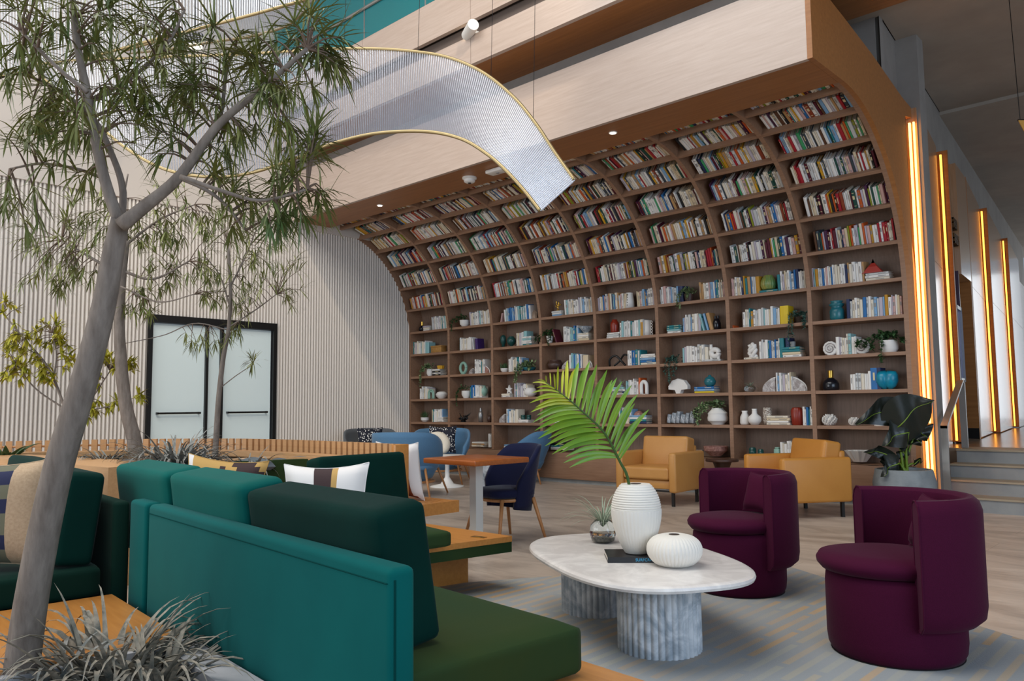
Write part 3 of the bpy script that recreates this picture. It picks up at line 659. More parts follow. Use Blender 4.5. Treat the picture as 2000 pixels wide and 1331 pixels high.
t = vase('bottle_vase', 'dark navy bulb bottle with a gold neck, top decorated shelf at left', 824, 5, V((.05, 0), (.065, .03), (.06, .07), (.025, .1), (.02, .11)), 'cer_black'); MB().lathe([(.021, .11), (.021, .18)], 14).build('neck', 'gold', t)
# --- fourth shelf row
vase('teal_vase', 'glazed teal jar vase with a collared neck beside books, rightmost bay', 1635, 4, V((.07, 0), (.085, .03), (.085, .12), (.07, .15), (.06, .16), (.085, .185), (.09, .2), (.06, .215), (.075, .235), (.07, .24)), 'cer_teal')
trail_plant('trailing_plant', 'silvery trailing plant hanging past the yellow book', 1562, 4, V((.04, 0), (.06, .07)), [(-.1, .03, .34), (.08, .03, .14), (-.05, .05, .25), (.1, .03, .08)], 'leaf_grey', 'soil', bush=50)
t = vase('black_vase', 'glossy black two-necked bottle vase beside leaning books', 1400, 4, V((.04, 0), (.055, .03), (.055, .1), (.035, .15), (.03, .16)), 'cer_black'); MB().lathe([(.012, .15), (.012, .2)], 10, Matrix.Translation((-.022, 0, 0))).lathe([(.012, .15), (.012, .2)], 10, Matrix.Translation((.022, 0, 0))).build('necks', 'cer_black', t, smooth=True)
t = vase('ring_vase', 'white cylinder vase with rows of looped rings down its sides', 1265, 4, V((.055, 0), (.05, .1), (.05, .22), (.055, .225)), 'cer_white')
for sd in (-1, 1):
    for k in range(5): MB().tube([(sd*.066+.017*math.cos(a*PI/5), 0, .03+.042*k+.017*math.sin(a*PI/5)) for a in range(11)], .006, 6).build('ring', 'cer_white', t, smooth='all')
vase('red_jar', 'dark red shouldered jar on a stack of white books', 1201, 4, V((.055, 0), (.06, .02), (.068, .11), (.06, .16), (.04, .18), (.04, .2)), 'cer_red', z=STK['d'][0])
t = put('shell_bowl', 'pale grey scalloped bowl on top of stacked books', 'bowl', 1145, 4, .12, STK['e'][0]); MB().lathe([(.03, 0), (.05, .02), (.1, .07), (.11, .1), (.09, .1), (.04, .03)], 30, None, lambda k, th, z: .13*math.sin(3*th) if z > .03 else 0).build('bowl', 'marble_grey', t, smooth=True); MB().lathe([(.035, 0), (.035, .008)], 14).build('foot', 'marble_grey', t)
trail_plant('trailing_plant', 'bushy dark vine in a white pot beside a leaning maroon book', 1074, 4, V((.035, 0), (.06, .12)), [(-.2, .03, .06), (.06, .05, .16), (-.12, .04, .08), (.09, .03, .1)], 'leaf_dark', bush=70)
vase('green_vase', 'tall dark green egg-topped vase on a pedestal, left of a pair', 983, 4, V((.03, 0), (.028, .06), (.045, .08), (.052, .14), (.045, .19), (.02, .215), (.004, .22)), 'cer_dkgreen'); vase('green_vase', 'round dark green vase on three short feet, right of a pair', 999, 4, V((.03, 0), (.028, .03), (.06, .045), (.08, .1), (.068, .15), (.04, .17), (.045, .18)), 'cer_dkgreen')
t = put('wicker_box', 'small tan wicker box at the left end of the shelves', 'box', 857, 4, .12); rbox('body', (.28, .14, .1), (0, 0, .052), 'wicker', t, bev=.008); rbox('lid', (.29, .15, .03), (0, 0, .116), 'wicker', t, bev=.006)
# --- third shelf row
for k, (u, w_) in enumerate(((1622, 'left'), (1684, 'right'))):
    t = put('shell_disc', f'white ridged ammonite disc at the {w_} end of the book row', 'bookend', u, 3, .1); R_ = .085
    MB().lathe([(R_*.9, -.02), (R_, -.01), (R_, .01), (R_*.9, .02)], 36, Matrix.Translation((0, 0, R_)) @ Matrix.Rotation(PI/2, 4, 'X'), Rib(24, .05)).build('disc', 'cer_white', t)
    MB().tube([(R_*.8*(1-a/26)*math.cos(a*.6), -.022, R_+R_*.8*(1-a/26)*math.sin(a*.6)) for a in range(25)], .008, 6).build('spiral', 'agate', t, smooth='all')
trail_plant('trailing_plant', 'spreading dark plant in a wide white pot, rightmost bay', 1737, 3, V((.07, 0), (.095, .04), (.1, .14)), [(-.3, .02, .05), (-.22, .03, .08), (-.05, .05, .26), (.16, .02, .02), (-.14, .05, .1)], 'leaf_dark', bush=110, lw=.04)
t = put('knot_sculpture', 'white twisted rope-like sculpture on a flat book', 'sculpture', 1471, 3, .1, STK['k'][0]); mb = MB()
for q in (((-.04, 0, .0), (.02, -.02, .05), (.04, 0, .1), (-.03, .01, .13), (-.05, 0, .17)), ((.05, 0, 0), (.0, .02, .05), (-.05, 0, .09), (.0, -.02, .14), (.05, 0, .15)), ((-.01, .01, .02), (-.05, -.01, .06), (.03, -.02, .12), (-.01, 0, .18))): mb.tube(path(q, 14), .024, 10)
mb.build('coil', 'cer_white', t, smooth='all'); MB().lathe([(.05, 0), (.05, .008)], 16).build('foot', 'cer_white', t)
t = put('small_pot', 'small grey stone cup on the teal stack of books', 'pot', 1549, 3, .1, STK['l'][0]); MB().lathe([(.03, 0), (.035, .06), (.03, .062), (.028, .02)], 16).build('cup', 'stone_grey', t, smooth=True); MB().lathe([(.034, .058), (.034, .066)], 16).build('rim', 'stone_grey', t)
t = put('donut_vase', 'white sculptural vase with a hole and short legs on a flat book', 'vase', 1394, 3, .1, STK['j'][0]); MB().tube([(.055*math.cos(a*PI/9)+.02, 0, .085+.045*math.sin(a*PI/9)) for a in range(19)], .036, 10).build('body', 'cer_white', t, smooth='all')
MB().lathe([(.022, .1), (.024, .16), (.018, .19), (.022, .2)], 14, Matrix.Translation((-.035, 0, 0))).build('neck', 'cer_white', t, smooth='all')
for dx in (-.035, .07): MB().lathe([(.02, 0), (.026, .06)], 10, Matrix.Translation((dx, 0, 0))).build('leg', 'cer_white', t)
trail_plant('trailing_plant', 'silver-green plant cascading down from the shelf left of books, sixth bay', 1318, 3, None, [(-.05, .02, .28), (.03, .03, .2), (-.1, .02, .15), (.07, .02, .1), (-.02, .05, .24)], 'leaf_grey', bush=80)
t = put('knot_sculpture', 'black ribbon loop sculpture on the shelf beside books', 'sculpture', 1210, 3, .1); MB().tube(path([(-.18, 0, .012), (-.16, -.02, .11), (-.07, 0, .16), (.03, .02, .07), (.1, .0, .012)], 24), .016, 8).build('left_loop', 'black', t, smooth='all'); MB().tube(path([(-.1, 0, .012), (-.02, .03, .08), (.08, .0, .165), (.16, 0, .15)], 20), .014, 8).build('right_loop', 'black', t, smooth='all')
t = put('dark_bowl', 'dark brown round lidded bowl behind the palm leaf', 'bowl', 1085, 3, .14); MB().lathe([(.05, 0), (.11, .03), (.13, .08), (.1, .13)], 24).build('bowl', 'cer_brown', t, smooth='all'); MB().lathe([(.1, .13), (.09, .15), (.088, .155)], 24).build('rim', 'cer_brown', t)
half_disc('stone_bookend', 'left grey agate half disc beside books behind the palm leaf', 1111, 3, .12, 'agate', -1); half_disc('stone_bookend', 'right grey agate half disc beside books behind the palm leaf', 1140, 3, .16, 'agate', 1)
trail_plant('trailing_plant', 'large variegated plant spilling from a teal pot, third bay', 1034, 3, V((.06, 0), (.1, .03), (.11, .06)), [(-.22, .03, .24), (-.17, .05, .2), (-.1, .04, .08), (.08, .03, .02)], 'leaf_var', 'cer_teal', bush=130, lw=.04); grass_pot('small_plant', 'small green tuft in a low white bowl beside books, third bay', 986, 3, V((.04, 0), (.07, .03), (.075, .07)))
t = put('ring_ornament', 'sage green standing ring ornament, second bay', 'ornament', 905, 3, .12); MB().tube([(.075*math.cos(a*PI/16), 0, .115+.09*math.sin(a*PI/16)) for a in range(33)], .026, 10).build('ring', 'cer_sage', t, smooth='all'); MB().box(-.05, .05, -.03, .03, 0, .012).build('foot', 'cer_sage', t)
half_disc('stone_bookend', 'left small pale stone half disc, second bay', 925, 3, .09, 'agate', -1); half_disc('stone_bookend', 'right small pinkish stone half disc, second bay', 947, 3, .12, 'pink_stone', 1)
trail_plant('trailing_plant', 'trailing plant in a white vase at the left end of the bookcase', 840, 3, V((.04, 0), (.065, .05), (.06, .13)), [(-.14, .03, .22), (-.17, .02, .3), (-.08, .03, .02)], 'leaf_var', bush=60, lw=.035)
t = put('gold_figure', 'small yellow crown-shaped ornament on black and white books', 'ornament', 861, 3, .1, STK['m'][0]); MB().lathe([(.05, 0), (.06, .06), (.05, .06)], 24, None, Rib(8, .2)).build('crown', 'book_mustard', t); MB().lathe([(.045, 0), (.045, .01)], 12).build('foot', 'book_mustard', t)
# --- second shelf row
t = vase('bottle_vase', 'glossy black dome vase with a gold neck, rightmost bay', 1623, 2, V((.085, 0), (.095, .02), (.095, .08), (.075, .12), (.035, .15), (.03, .155)), 'cer_black'); MB().lathe([(.033, .153), (.03, .165), (.033, .24), (.026, .242)], 16).build('neck', 'gold', t, smooth=True)
t = put('shell_vase', 'turquoise open shell vase beside blue books', 'vase', 1733, 2, .1); 
for sd in (-1, 1):
    MB().lathe([(.02, 0), (.06, .04), (.08, .1), (.07, .17), (.045, .21), (.04, .2)], 18, Matrix.Translation((sd*.028, .0, 0)) @ Matrix.Rotation(sd*.12, 4, 'Y')).build('lobe', 'cer_blue', t, smooth='all')
t = put('air_plant', 'grey air plant in a small clear glass bowl', 'plant', 1465, 2); MB().lathe([(.04, 0), (.075, .03), (.075, .06), (.05, .085)], 20, cap=False).build('bowl', 'clear_glass', t, smooth='all'); mb = MB(); leaves(mb, (0, 0, .07), 45, .13, .008, 1, .9, 1.2); stuff(mb.build('foliage', 'airplant', t, fix=False))
half_disc('stone_bookend', 'left large agate half disc bookend, seventh bay', 1516, 2, .17, 'agate', -1); half_disc('stone_bookend', 'right large agate half disc bookend, seventh bay', 1550, 2, .16, 'agate', 1)
t = put('fan_vase', 'white ruffled fan-shaped vase under the cascading plant', 'vase', 1327, 2, .1); pts = [(-.03, 0), (.03, 0), (.05, .05)]+[(.15*math.cos(a*PI/10)*(1+.06*(a % 2)), .06+.14*math.sin(a*PI/10)*(1+.06*(a % 2))) for a in range(11)]+[(-.05, .05)]
n = len(pts); MB().add([(x, -.04, z) for x, z in pts]+[(x, .04, z) for x, z in pts], [tuple(range(n)), tuple(range(2*n-1, n-1, -1))]+[(i, (i+1) % n, n+(i+1) % n, n+i) for i in range(n)]).build('fan', 'cer_white', t); MB().lathe([(.045, 0), (.03, .02)], 14).build('foot', 'cer_white', t)
vase('teal_vase', 'round teal bottle vase on the stack with a yellow book', 1387, 2, V((.04, 0), (.07, .03), (.08, .07), (.06, .115), (.02, .14), (.02, .155)), 'cer_teal', z=STK['o'][0], dep=.1)
text('book_title', 'BAU', .03, 'black', None, (0, 0, 0), (0, 0, 0)); BT = bpy.data.objects['book_title']
t = put('arch_ornament', 'white arch ornament beside the orange book', 'ornament', 1258, 2, .08); MB().tube(path([(-.045, 0, 0), (-.045, 0, .12), (-.03, 0, .165), (0, 0, .182), (.03, 0, .165), (.045, 0, .12), (.045, 0, 0)], 24), .028, 10).build('arch', 'cer_white', t, smooth='all'); MB().box(-.07, .07, -.02, .02, 0, .006).build('foot', 'cer_white', t)
t = put('air_plant', 'wiry air plant on white books behind the palm leaf', 'plant', 1214, 2, .1, STK['n'][0]); MB().lathe([(.03, 0), (.035, .02), (.02, .03)], 12).build('holder', 'stone_grey', t); mb = MB(); leaves(mb, (0, 0, .02), 50, .2, .007, 1, 1.3, 1.6); stuff(mb.build('foliage', 'airplant', t, fix=False))
vase('round_vase', 'white round vase beside books, third bay', 1036, 2, V((.05, 0), (.1, .04), (.11, .09), (.08, .14), (.06, .15)), 'cer_white')
t = put('star_ornament', 'white star-shaped ornament on two flat books, third bay', 'ornament', 995, 2, .1, STK['p'][0]); pts = [((.08 if k % 2 == 0 else .032)*math.cos(PI/2+k*PI/5), .065+(.08 if k % 2 == 0 else .032)*math.sin(PI/2+k*PI/5)) for k in range(10)]; n = 10
MB().add([(x, -.015, z) for x, z in pts]+[(x, .015, z) for x, z in pts], [tuple(range(n)), tuple(range(2*n-1, n-1, -1))]+[(i, (i+1) % n, n+(i+1) % n, n+i) for i in range(n)]).build('star', 'cer_white', t); MB().box(-.03, .03, -.02, .02, 0, .006).build('foot', 'cer_white', t)
trail_plant('trailing_plant', 'thin vine in a white pot hanging down, second bay', 911, 2, V((.05, 0), (.085, .06), (.085, .13)), [(-.14, .03, .24), (-.12, .04, .1)], 'leaf_dark', bush=20)
vase('sage_vase', 'pale green faceted bottle vase on a flat book, second bay', 945, 2, V((.035, 0), (.075, .06), (.07, .12), (.03, .16), (.035, .18)), 'cer_sage', z=STK['q'][0], n=10)
t = put('arch_ornament', 'sage green nested arch ornament at the left end', 'ornament', 842, 2, .08)
for R_ in (.075, .045): MB().tube(path([(-R_, 0, 0), (-R_, 0, .09), (-R_*.7, 0, .09+R_*.75), (0, 0, .09+R_), (R_*.7, 0, .09+R_*.75), (R_, 0, .09), (R_, 0, 0)], 20), .015, 8).build('arch', 'cer_sage', t, smooth='all')
vase('oval_vase', 'white oval ribbed vase, leftmost bay', 863, 2, V((.05, 0), (.095, .04), (.105, .08), (.08, .12), (.03, .135)), 'cer_white', n=48, flute=Rib(20, .05))
# --- first shelf row
for k, (u, R_, w_) in enumerate(((1620, .075, 'larger'), (1668, .055, 'smaller'))):
    t = put('pinecone_ornament', f'{w_} white pinecone ornament, rightmost bay', 'ornament', u, 1, .13); mb = MB()
    MB().lathe([(R_*.55, 0), (R_*.85, R_*.5), (R_*.8, R_*1.1), (R_*.4, R_*1.6), (.005, R_*1.75)], 16).build('core', 'cer_white', t, smooth='all')
    for j in range(7):
        zz = R_*(.25+.22*j); rr = R_*math.sin(PI*(.25+.1*j)); nn = max(5, int(13-j*1.3))
        for i in range(nn):
            a = 2*PI*(i+.5*(j % 2))/nn; mb.lathe([(.0, -.1*R_), (R_*.2, 0), (R_*.1, R_*.22), (.002, R_*.3)], 6, Matrix.Translation((rr*math.cos(a), rr*math.sin(a), zz)) @ Matrix.Rotation(a, 4, 'Z') @ Matrix.Rotation(.7, 4, 'Y'))
    stuff(mb.build('scales', 'cer_white', t))
grass_pot('small_plant', 'spiky green tuft in a white pot behind the dark leaves', 1717, 1, V((.055, 0), (.07, .09)), h=.1)
vase('white_vase', 'white milk-can shaped vase, leftmost of three', 1455, 1, V((.055, 0), (.065, .02), (.06, .1), (.035, .15), (.04, .18)), 'cer_white'); vase('white_vase', 'white bottle vase with a wide round body, middle of three', 1474, 1, V((.05, 0), (.085, .05), (.08, .1), (.035, .14), (.03, .19), (.035, .205)), 'cer_white', dep=.1); vase('speckled_vase', 'tall speckled cylinder vase, rightmost of three', 1499, 1, V((.04, 0), (.055, .05), (.055, .19), (.045, .22)), 'speckle')
vase('red_vase', 'dark red ribbed vase beside the blue and white books', 1557, 1, V((.055, 0), (.065, .02), (.07, .18), (.05, .215), (.035, .22)), 'cer_red', n=64, flute=Rib(16, .06))
t = trail_plant('trailing_plant', 'variegated ivy in a bulging textured white pot, sixth bay', 1402, 1, V((.08, 0), (.09, .02), (.13, .05), (.135, .09), (.125, .12), (.13, .15), (.08, .2), (.07, .22)), [(-.2, .02, .14), (-.24, .03, .2), (-.14, .02, .05), (-.28, .02, .1)], 'leaf_var', bush=80, lw=.045)
t = put('stone_blocks', 'row of tumbled grey marble block bookends', 'bookend', 1333, 1, .12)
for k in range(6): rbox('block', (.05+.015*(k % 2), .1, .12+.02*((k*7) % 3)), (-.19+.072*k, .01*(k % 2), .075+.01*((k*7) % 3)), 'marble_grey', t, (0, .18, 0), .006)
t = put('globe', 'small brown globe ornament behind the palm leaf', 'ornament', 1248, 1, .16); MB().lathe([(.001, .03)]+[(.075*math.sin(PI*k/10), .11-.075*math.cos(PI*k/10)) for k in range(1, 10)]+[(.001, .185)], 20).build('ball', 'pink_stone', t, smooth='all'); MB().lathe([(.04, 0), (.012, .02), (.012, .04)], 14).build('stand', 'brass', t)
for k, (u, w_) in enumerate(((1022, 'left'), (1033, 'right'))):
    t = vase('green_jar', f'small dark green lidded jar, {w_} of two on white books', u, 1, V((.035, 0), (.038, .01), (.038, .06)), 'cer_dkgreen', z=STK['s'][0], dep=.1); MB().lathe([(.04, .06), (.036, .075), (.01, .08)], 16).build('lid', 'cer_dkgreen', t, smooth=True)
half_disc('stone_bookend', 'left stone half disc on the lowest decorated shelf', 988, 1, .13, 'agate', -1); half_disc('stone_bookend', 'right stone half disc on the lowest decorated shelf', 1010, 1, .09, 'pink_stone', 1)
t = put('coral_ornament', 'dark brown branching driftwood ornament', 'ornament', 905, 1, .14); mb = MB(); rg = random.Random(5)
for k in range(9): mb.tube(path([(0, 0, .03), (rg.uniform(-.08, .08), rg.uniform(-.05, .05), .07), (rg.uniform(-.15, .2), rg.uniform(-.05, .05), rg.uniform(.05, .17))], 6), [.02, .018, .015, .012, .008, .004], 6)
mb.build('branches', 'black', t, smooth='all'); MB().lathe([(.06, 0), (.03, .03)], 10).build('base', 'black', t)
t = vase('metal_flask', 'brushed metal cocktail shaker shaped bottle', 939, 1, V((.04, 0), (.045, .12), (.04, .16), (.02, .19)), 'steel'); MB().lathe([(.022, .188), (.022, .22), (.012, .25)], 14).build('cap', 'steel', t, smooth=True)
grass_pot('small_plant', 'grassy tuft in a white bowl at the bottom left shelf', 830, 1, V((.04, 0), (.075, .03), (.08, .08)), h=.12); vase('small_vase', 'small brown vase half hidden by a divider', 956, 1, V((.03, 0), (.045, .06), (.03, .12)), 'cer_brown')
# --- base row
t = put('zigzag_bowl', 'white angular zigzag patterned bowl on the bookcase base', 'bowl', 1679, 0, .13); MB().lathe([(.07, 0), (.16, .13), (.15, .13), (.06, .01)], 24, None, lambda k, th, z: .05*(1 if int(th/(2*PI)*24+.01) % 2 else -1)).build('bowl', 'cer_white', t); MB().lathe([(.06, 0), (.06, .006)], 16).build('foot', 'cer_white', t)
for k, (u, w_, s_) in enumerate(((1470, 'left', 1), (1486, 'right', .8))):
    t = vase('green_jar', f'dark green glass lidded jar, {w_} of two on the base', u, 0, V((.045*s_, 0), (.045*s_, .075*s_)), 'cer_dkgreen', z=STK['w'][0], dep=.1); MB().lathe([(.047*s_, .075*s_), (.035*s_, .1*s_), (.008, .105*s_)], 16).build('lid', 'cer_dkgreen', t, smooth=True)
t = put('sage_box', 'sage green tapered box beside upright books on the base', 'box', 1519, 0, .12); rbox('body', (.07, .08, .12), (0, 0, .062), 'cer_sage', t, bev=.008); rbox('lid', (.05, .06, .02), (0, 0, .132), 'cer_sage', t, bev=.006)
t = put('stone_bowl', 'wide rough pink stone bowl on the bookcase base', 'bowl', 1398, 0, .14); MB().lathe([(.07, 0), (.09, .02), (.15, .07), (.16, .13), (.15, .13), (.1, .05)], 20, None, lambda k, th, z: .02*math.sin(7*th)).build('bowl', 'pink_stone', t, smooth=True); MB().lathe([(.07, 0), (.075, .012)], 16).build('foot', 'pink_stone', t)
grass_pot('succulent', 'blue-green succulent rosette on the base shelf behind the sofa', 1343, 0, V((.045, 0), (.06, .16)), 'cer_brown', .09, 'succulent')
t = put('small_dark_box', 'small dark box beside the stone bowl', 'box', 1363, 0, .14); rbox('body', (.12, .1, .05), (0, 0, .027), 'cer_brown', t, bev=.006); rbox('lid', (.125, .105, .02), (0, 0, .062), 'agate', t, bev=.006)  # small brown box with a paler lid
# yellow book title
for o in bpy.data.objects:
    if o.name.split('.')[0] == 'book' and o.data and o.data.materials[0].name == 'book_yellow' and 'lying' in o.get('label', ''):
        q = o.matrix_world @ Vector((.5, 0, .5)); BT.matrix_world = Matrix.Translation((q.x-.09, q.y-.004, q.z)) @ Matrix.Rotation(PI/2, 4, 'X')
        mw = BT.matrix_world.copy(); BT.parent = o; BT.matrix_parent_inverse = o.matrix_world.inverted(); break
else: bpy.data.objects.remove(BT, do_unlink=True)
# ------------------------------------------------------------------ rug
def rug_mat():
    m = bpy.data.materials.new('rug_weave'); m.use_nodes = True; MATS['rug_weave'] = m; nt = m.node_tree; N = nt.nodes; L = nt.links; b = N['Principled BSDF']
    tc = N.new('ShaderNodeTexCoord'); mp = N.new('ShaderNodeMapping'); mp.inputs['Rotation'].default_value = (0, 0, math.radians(-120.6)); L.new(tc.outputs['Object'], mp.inputs[0])
    br = N.new('ShaderNodeTexBrick'); br.offset = .37; br.inputs['Scale'].default_value = 1; br.inputs['Brick Width'].default_value = .55; br.inputs['Row Height'].default_value = .085; br.inputs['Mortar Size'].default_value = .029; br.inputs['Mortar Smooth'].default_value = .3; br.inputs['Bias'].default_value = .15
    br.inputs['Color1'].default_value = lin('#BF9C70'); br.inputs['Color2'].default_value = lin('#A3A39A'); br.inputs['Mortar'].default_value = lin('#959A9C'); L.new(mp.outputs[0], br.inputs['Vector'])
    n = N.new('ShaderNodeTexNoise'); n.inputs['Scale'].default_value = 1.6; L.new(tc.outputs['Object'], n.inputs[0]); n2 = N.new('ShaderNodeTexNoise'); n2.inputs['Scale'].default_value = 160; L.new(tc.outputs['Object'], n2.inputs[0])
    rp = N.new('ShaderNodeValToRGB'); rp.color_ramp.elements[0].position = .38; rp.color_ramp.elements[1].position = .6; rp.color_ramp.elements[0].color = (0, 0, 0, 1); L.new(n.outputs[0], rp.inputs[0])
    mx = N.new('ShaderNodeMix'); mx.data_type = 'RGBA'; mx.inputs[7].default_value = lin('#9A9EA0'); sc = N.new('ShaderNodeMath'); sc.operation = 'MULTIPLY'; sc.inputs[1].default_value = .6; L.new(rp.outputs[0], sc.inputs[0]); L.new(sc.outputs[0], mx.inputs[0]); L.new(br.outputs[0], mx.inputs[6]); L.new(mx.outputs[2], b.inputs['Base Color'])
    b.inputs['Roughness'].default_value = .95; bp = N.new('ShaderNodeBump'); bp.inputs['Strength'].default_value = .5; bp.inputs['Distance'].default_value = .004; L.new(n2.outputs[0], bp.inputs['Height']); L.new(bp.outputs[0], b.inputs['Normal'])
rug_mat()
A_ = math.atan2(-.509, .861)
RC = Vector((8.8, -3.75, 0))+Vector((.861, -.509, 0))*1.9+Vector((-.509, -.861, 0))*1.45
o = rbox('area_rug', (3.8, 2.9, .012), (RC.x, RC.y, .007), 'rug_weave', rot=(0, 0, A_), bev=.004); tag(o, 'blue-grey rug with dashed tan lines under the marble coffee table', 'rug')

# ------------------------------------------------------------------ plum swivel chairs
mat('plum', '#470F2D', .8, spec=.08, sheen=.05, kind='n', c2='#3E0D26', sc=220, amt=.8, bump=.15)
def plum_chair(name, label, c, f, R_=.31, s=1.):
    ang = math.atan2(f[1], f[0]); t = thing(name, label, 'armchair', (c[0], c[1], .013), ang, 'plum swivel armchairs')
    MB().lathe([(R_*.93, .0), (R_*.98, .03), (R_, .08), (R_, .315), (R_*.985, .355), (R_*.93, .375)], 48).build('base', 'plum', t, smooth='all')
    MB().lathe([(R_*.95, -.012), (R_*.95, .004)], 40).build('glide', 'black', t)
    # seat cushion: pushed forward, slightly elongated
    M = Matrix.Translation((.03, 0, -.03)) @ Matrix.Diagonal((1.02, 1, 1, 1))
    MB().lathe([(R_*.6, .405), (R_*.93, .41), (R_*1.0, .435), (R_*1.01, .455), (R_*.96, .48), (R_*.7, .495), (R_*.3, .5), (.001, .5)], 48, M).build('seat_cushion', 'plum', t, smooth='all')
    # wrap-round back: thick C-shaped wall
    ro, ri = R_+.07, R_-.015; z0, z1 = .17, .735; rows = []
    sec = [(ri, z0+.03), (ri+.02, z0), (ro-.04, z0), (ro-.008, z0+.03), (ro, z0+.08), (ro, z1-.06), (ro-.012, z1-.02), (ro-.035, z1), (ri+.025, z1), (ri+.005, z1-.015), (ri, z1-.04)]
    half = math.radians(97); n = 44; vs = []; k = len(sec)
    for i in range(n+1):
        a = PI-half+2*half*i/n
        for r, z in sec: vs.append((r*math.cos(a)-.015, r*math.sin(a), z))
    fs = [(i*k+j, i*k+(j+1) % k, (i+1)*k+(j+1) % k, (i+1)*k+j) for i in range(n) for j in range(k)]+[tuple(range(k-1, -1, -1)), tuple(n*k+j for j in range(k))]
    bk = MB().add(vs, fs).build('backrest', 'plum', t, smooth=True)
    for sd in (0, n):
        MB().tube([Vector(vs[sd*k+j])+Vector((0, 0, 0)) for j in list(range(k))+[0]], .004, 5).build('welt', 'plum', bk)
    return t
def scatter(name, label, cat, s, t_, mats, loc, yaw, lean, pat=None, roll=0, parts=True):
    t = thing(name, label, cat, loc, (0, 0, 0)); t.rotation_euler = (Matrix.Rotation(yaw, 4, 'Z') @ Matrix.Rotation(lean, 4, 'X') @ Matrix.Rotation(roll, 4, 'Y')).to_euler()
    link('cover', pillow_mesh('cover', s, t_, mats, 14, pat), t)
    c = []; ed = [-1+k/4 for k in range(9)]
    for x, z in [(-1, e) for e in ed]+[(e, 1) for e in ed]+[(1, -e) for e in ed]+[(-e, -1) for e in ed]: c.append((x*(1-.11*(1-z*z))*s*.5, 0, z*(1-.13*(1-x*x))*s*.5+s*.5))
    MB().tube(c, .003, 5).build('seam', mats[0] if isinstance(mats, (list, tuple)) else mats, t); return t
PA = ((9.075, -4.74), (-.4, -.917)); PB = ((10.22, -5.42), (-.759, -.647))
plum_chair('swivel_chair', 'plum wool swivel tub chair behind the marble coffee table', *PA, R_=.285)
plum_chair('swivel_chair', 'plum wool swivel tub chair nearest the right edge of the rug', *PB, R_=.302)
for (c, f), w_ in ((PA, 'farther'), (PB, 'nearer')):
    yaw = math.atan2(f[1], f[0])+PI/2; q = Vector((c[0]-f[0]*.13, c[1]-f[1]*.13, .5))
    n_ = Vector((-f[1], f[0]))*(.02)
    scatter('scatter_pillow', f'small plum pillow propped in the {w_} plum tub chair', 'pillow', .26, .09, 'plum', (q.x+n_.x, q.y+n_.y, .485), yaw, -.3)

# ------------------------------------------------------------------ marble coffee table
mat('marble_top', '#EFEAE4', .22, kind='marble', c2='#DAD4CF', sc=3.2, detail=9); mat('marble_leg', '#D5D8DA', .4, kind='marble', c2='#9CA6AE', sc=5, detail=8)
TC = Vector((9.1, -5.955, 0)); ta = math.atan2(.509, -.861)
t = thing('coffee_table', 'pill-shaped white marble coffee table on two fluted marble drums', 'table', TC, ta)
def sup(hl, hw, e, n=72):
    out = []
    for i in range(n):
        a = 2*PI*i/n; c, s = math.cos(a), math.sin(a); out.append((hl*math.copysign(abs(c)**(2/e), c), hw*math.copysign(abs(s)**(2/e), s)))
    return out
vs = []; lv = [(-.02, .365), (-.005, .369), (0, .381), (-.004, .392), (-.014, .398), (-.03, .4)]
for d_, z in lv: vs += [(x, y, z) for x, y in sup(.745+d_, .465+d_, 2.8)]
n = 72; MB().add(vs, [(k*n+i, k*n+(i+1) % n, (k+1)*n+(i+1) % n, (k+1)*n+i) for k in range(len(lv)-1) for i in range(n)]+[tuple(range(n-1, -1, -1)), tuple((len(lv)-1)*n+i for i in range(n))]).build('tabletop', 'marble_top', t, smooth=True)
Mi = Matrix.Rotation(-ta, 4, 'Z') @ Matrix.Translation(-TC)
for wp in ((9.36, -6.11), (8.70, -5.74)):
    q = Mi @ Vector((wp[0], wp[1], 0))
    MB().lathe([(.19, .013), (.19, .3655)], 40*8, Matrix.Translation((q.x, q.y, 0)), lambda k, th, z: .06*abs(math.sin(19*th))**.7).build('fluted_drum', 'marble_leg', t, smooth=True)
# ribbed vase with palm
mat('matte_white', '#E9E4DA', .7)
def tz(u, v, z): return onz(u, v, z)
q = tz(1239, 1078, .435); 
bk = thing('coffee_table_book', 'thin black book with blue spine lettering under the tall white vase', 'book', (q.x, q.y, .4002), math.radians(41))
MB().box(-.145, .145, -.11, .11, 0, .004).box(-.145, .145, -.11, .11, .024, .028).box(-.145, .145, -.113, -.109, 0, .028).build('cover', mat('book_cover_black', '#15161A', .3), bk); MB().box(-.142, .142, -.108, .106, .004, .024).build('pages', 'paper', bk)
mat('cyan_print', '#3FB4E6', .5); text('spine_title', 'SURFCRAFT', .02, 'cyan_print', bk, (.045, -.1135, .014), (PI/2, 0, 0), .0004); text('cover_mark', 'SURFCRAFT', .012, 'spine_light', bk, (-.08, -.1135, .014), (PI/2, 0, 0), .0004) if False else None
pr = []
for k in range(161):
    s = k/160; z = .003+.345*s
    r = .06+(.126-.06)*math.sin(min(1, s/.62)*PI/2)**.9 if s < .62 else .126*math.sqrt(max(0, 1-((s-.62)/.47)**2))*(1)
    if s > .64: r *= 1+.016*math.cos((s-.64)*2*PI*30)
    pr.append((max(r, .03), z))
VZ = .4285; tv = thing('ribbed_vase', 'tall white ribbed ceramic vase holding the palm frond', 'vase', (q.x+.01, q.y+.01, VZ))
MB().lathe(pr, 160, None, lambda k, th, z: (.02*abs(math.sin(20*th)) if z < .222 else 0)).build('body', 'matte_white', tv, smooth=True)
MB().lathe([(.028, .3485), (.028, .3495)], 24).build('mouth', 'soil', tv)  # dark disc drawn for the shaded inside of the neck
q2 = tz(1318, 1105, .4); tv2 = thing('low_vase', 'low round white fluted vase on the marble table', 'vase', (q2.x, q2.y, .4002))
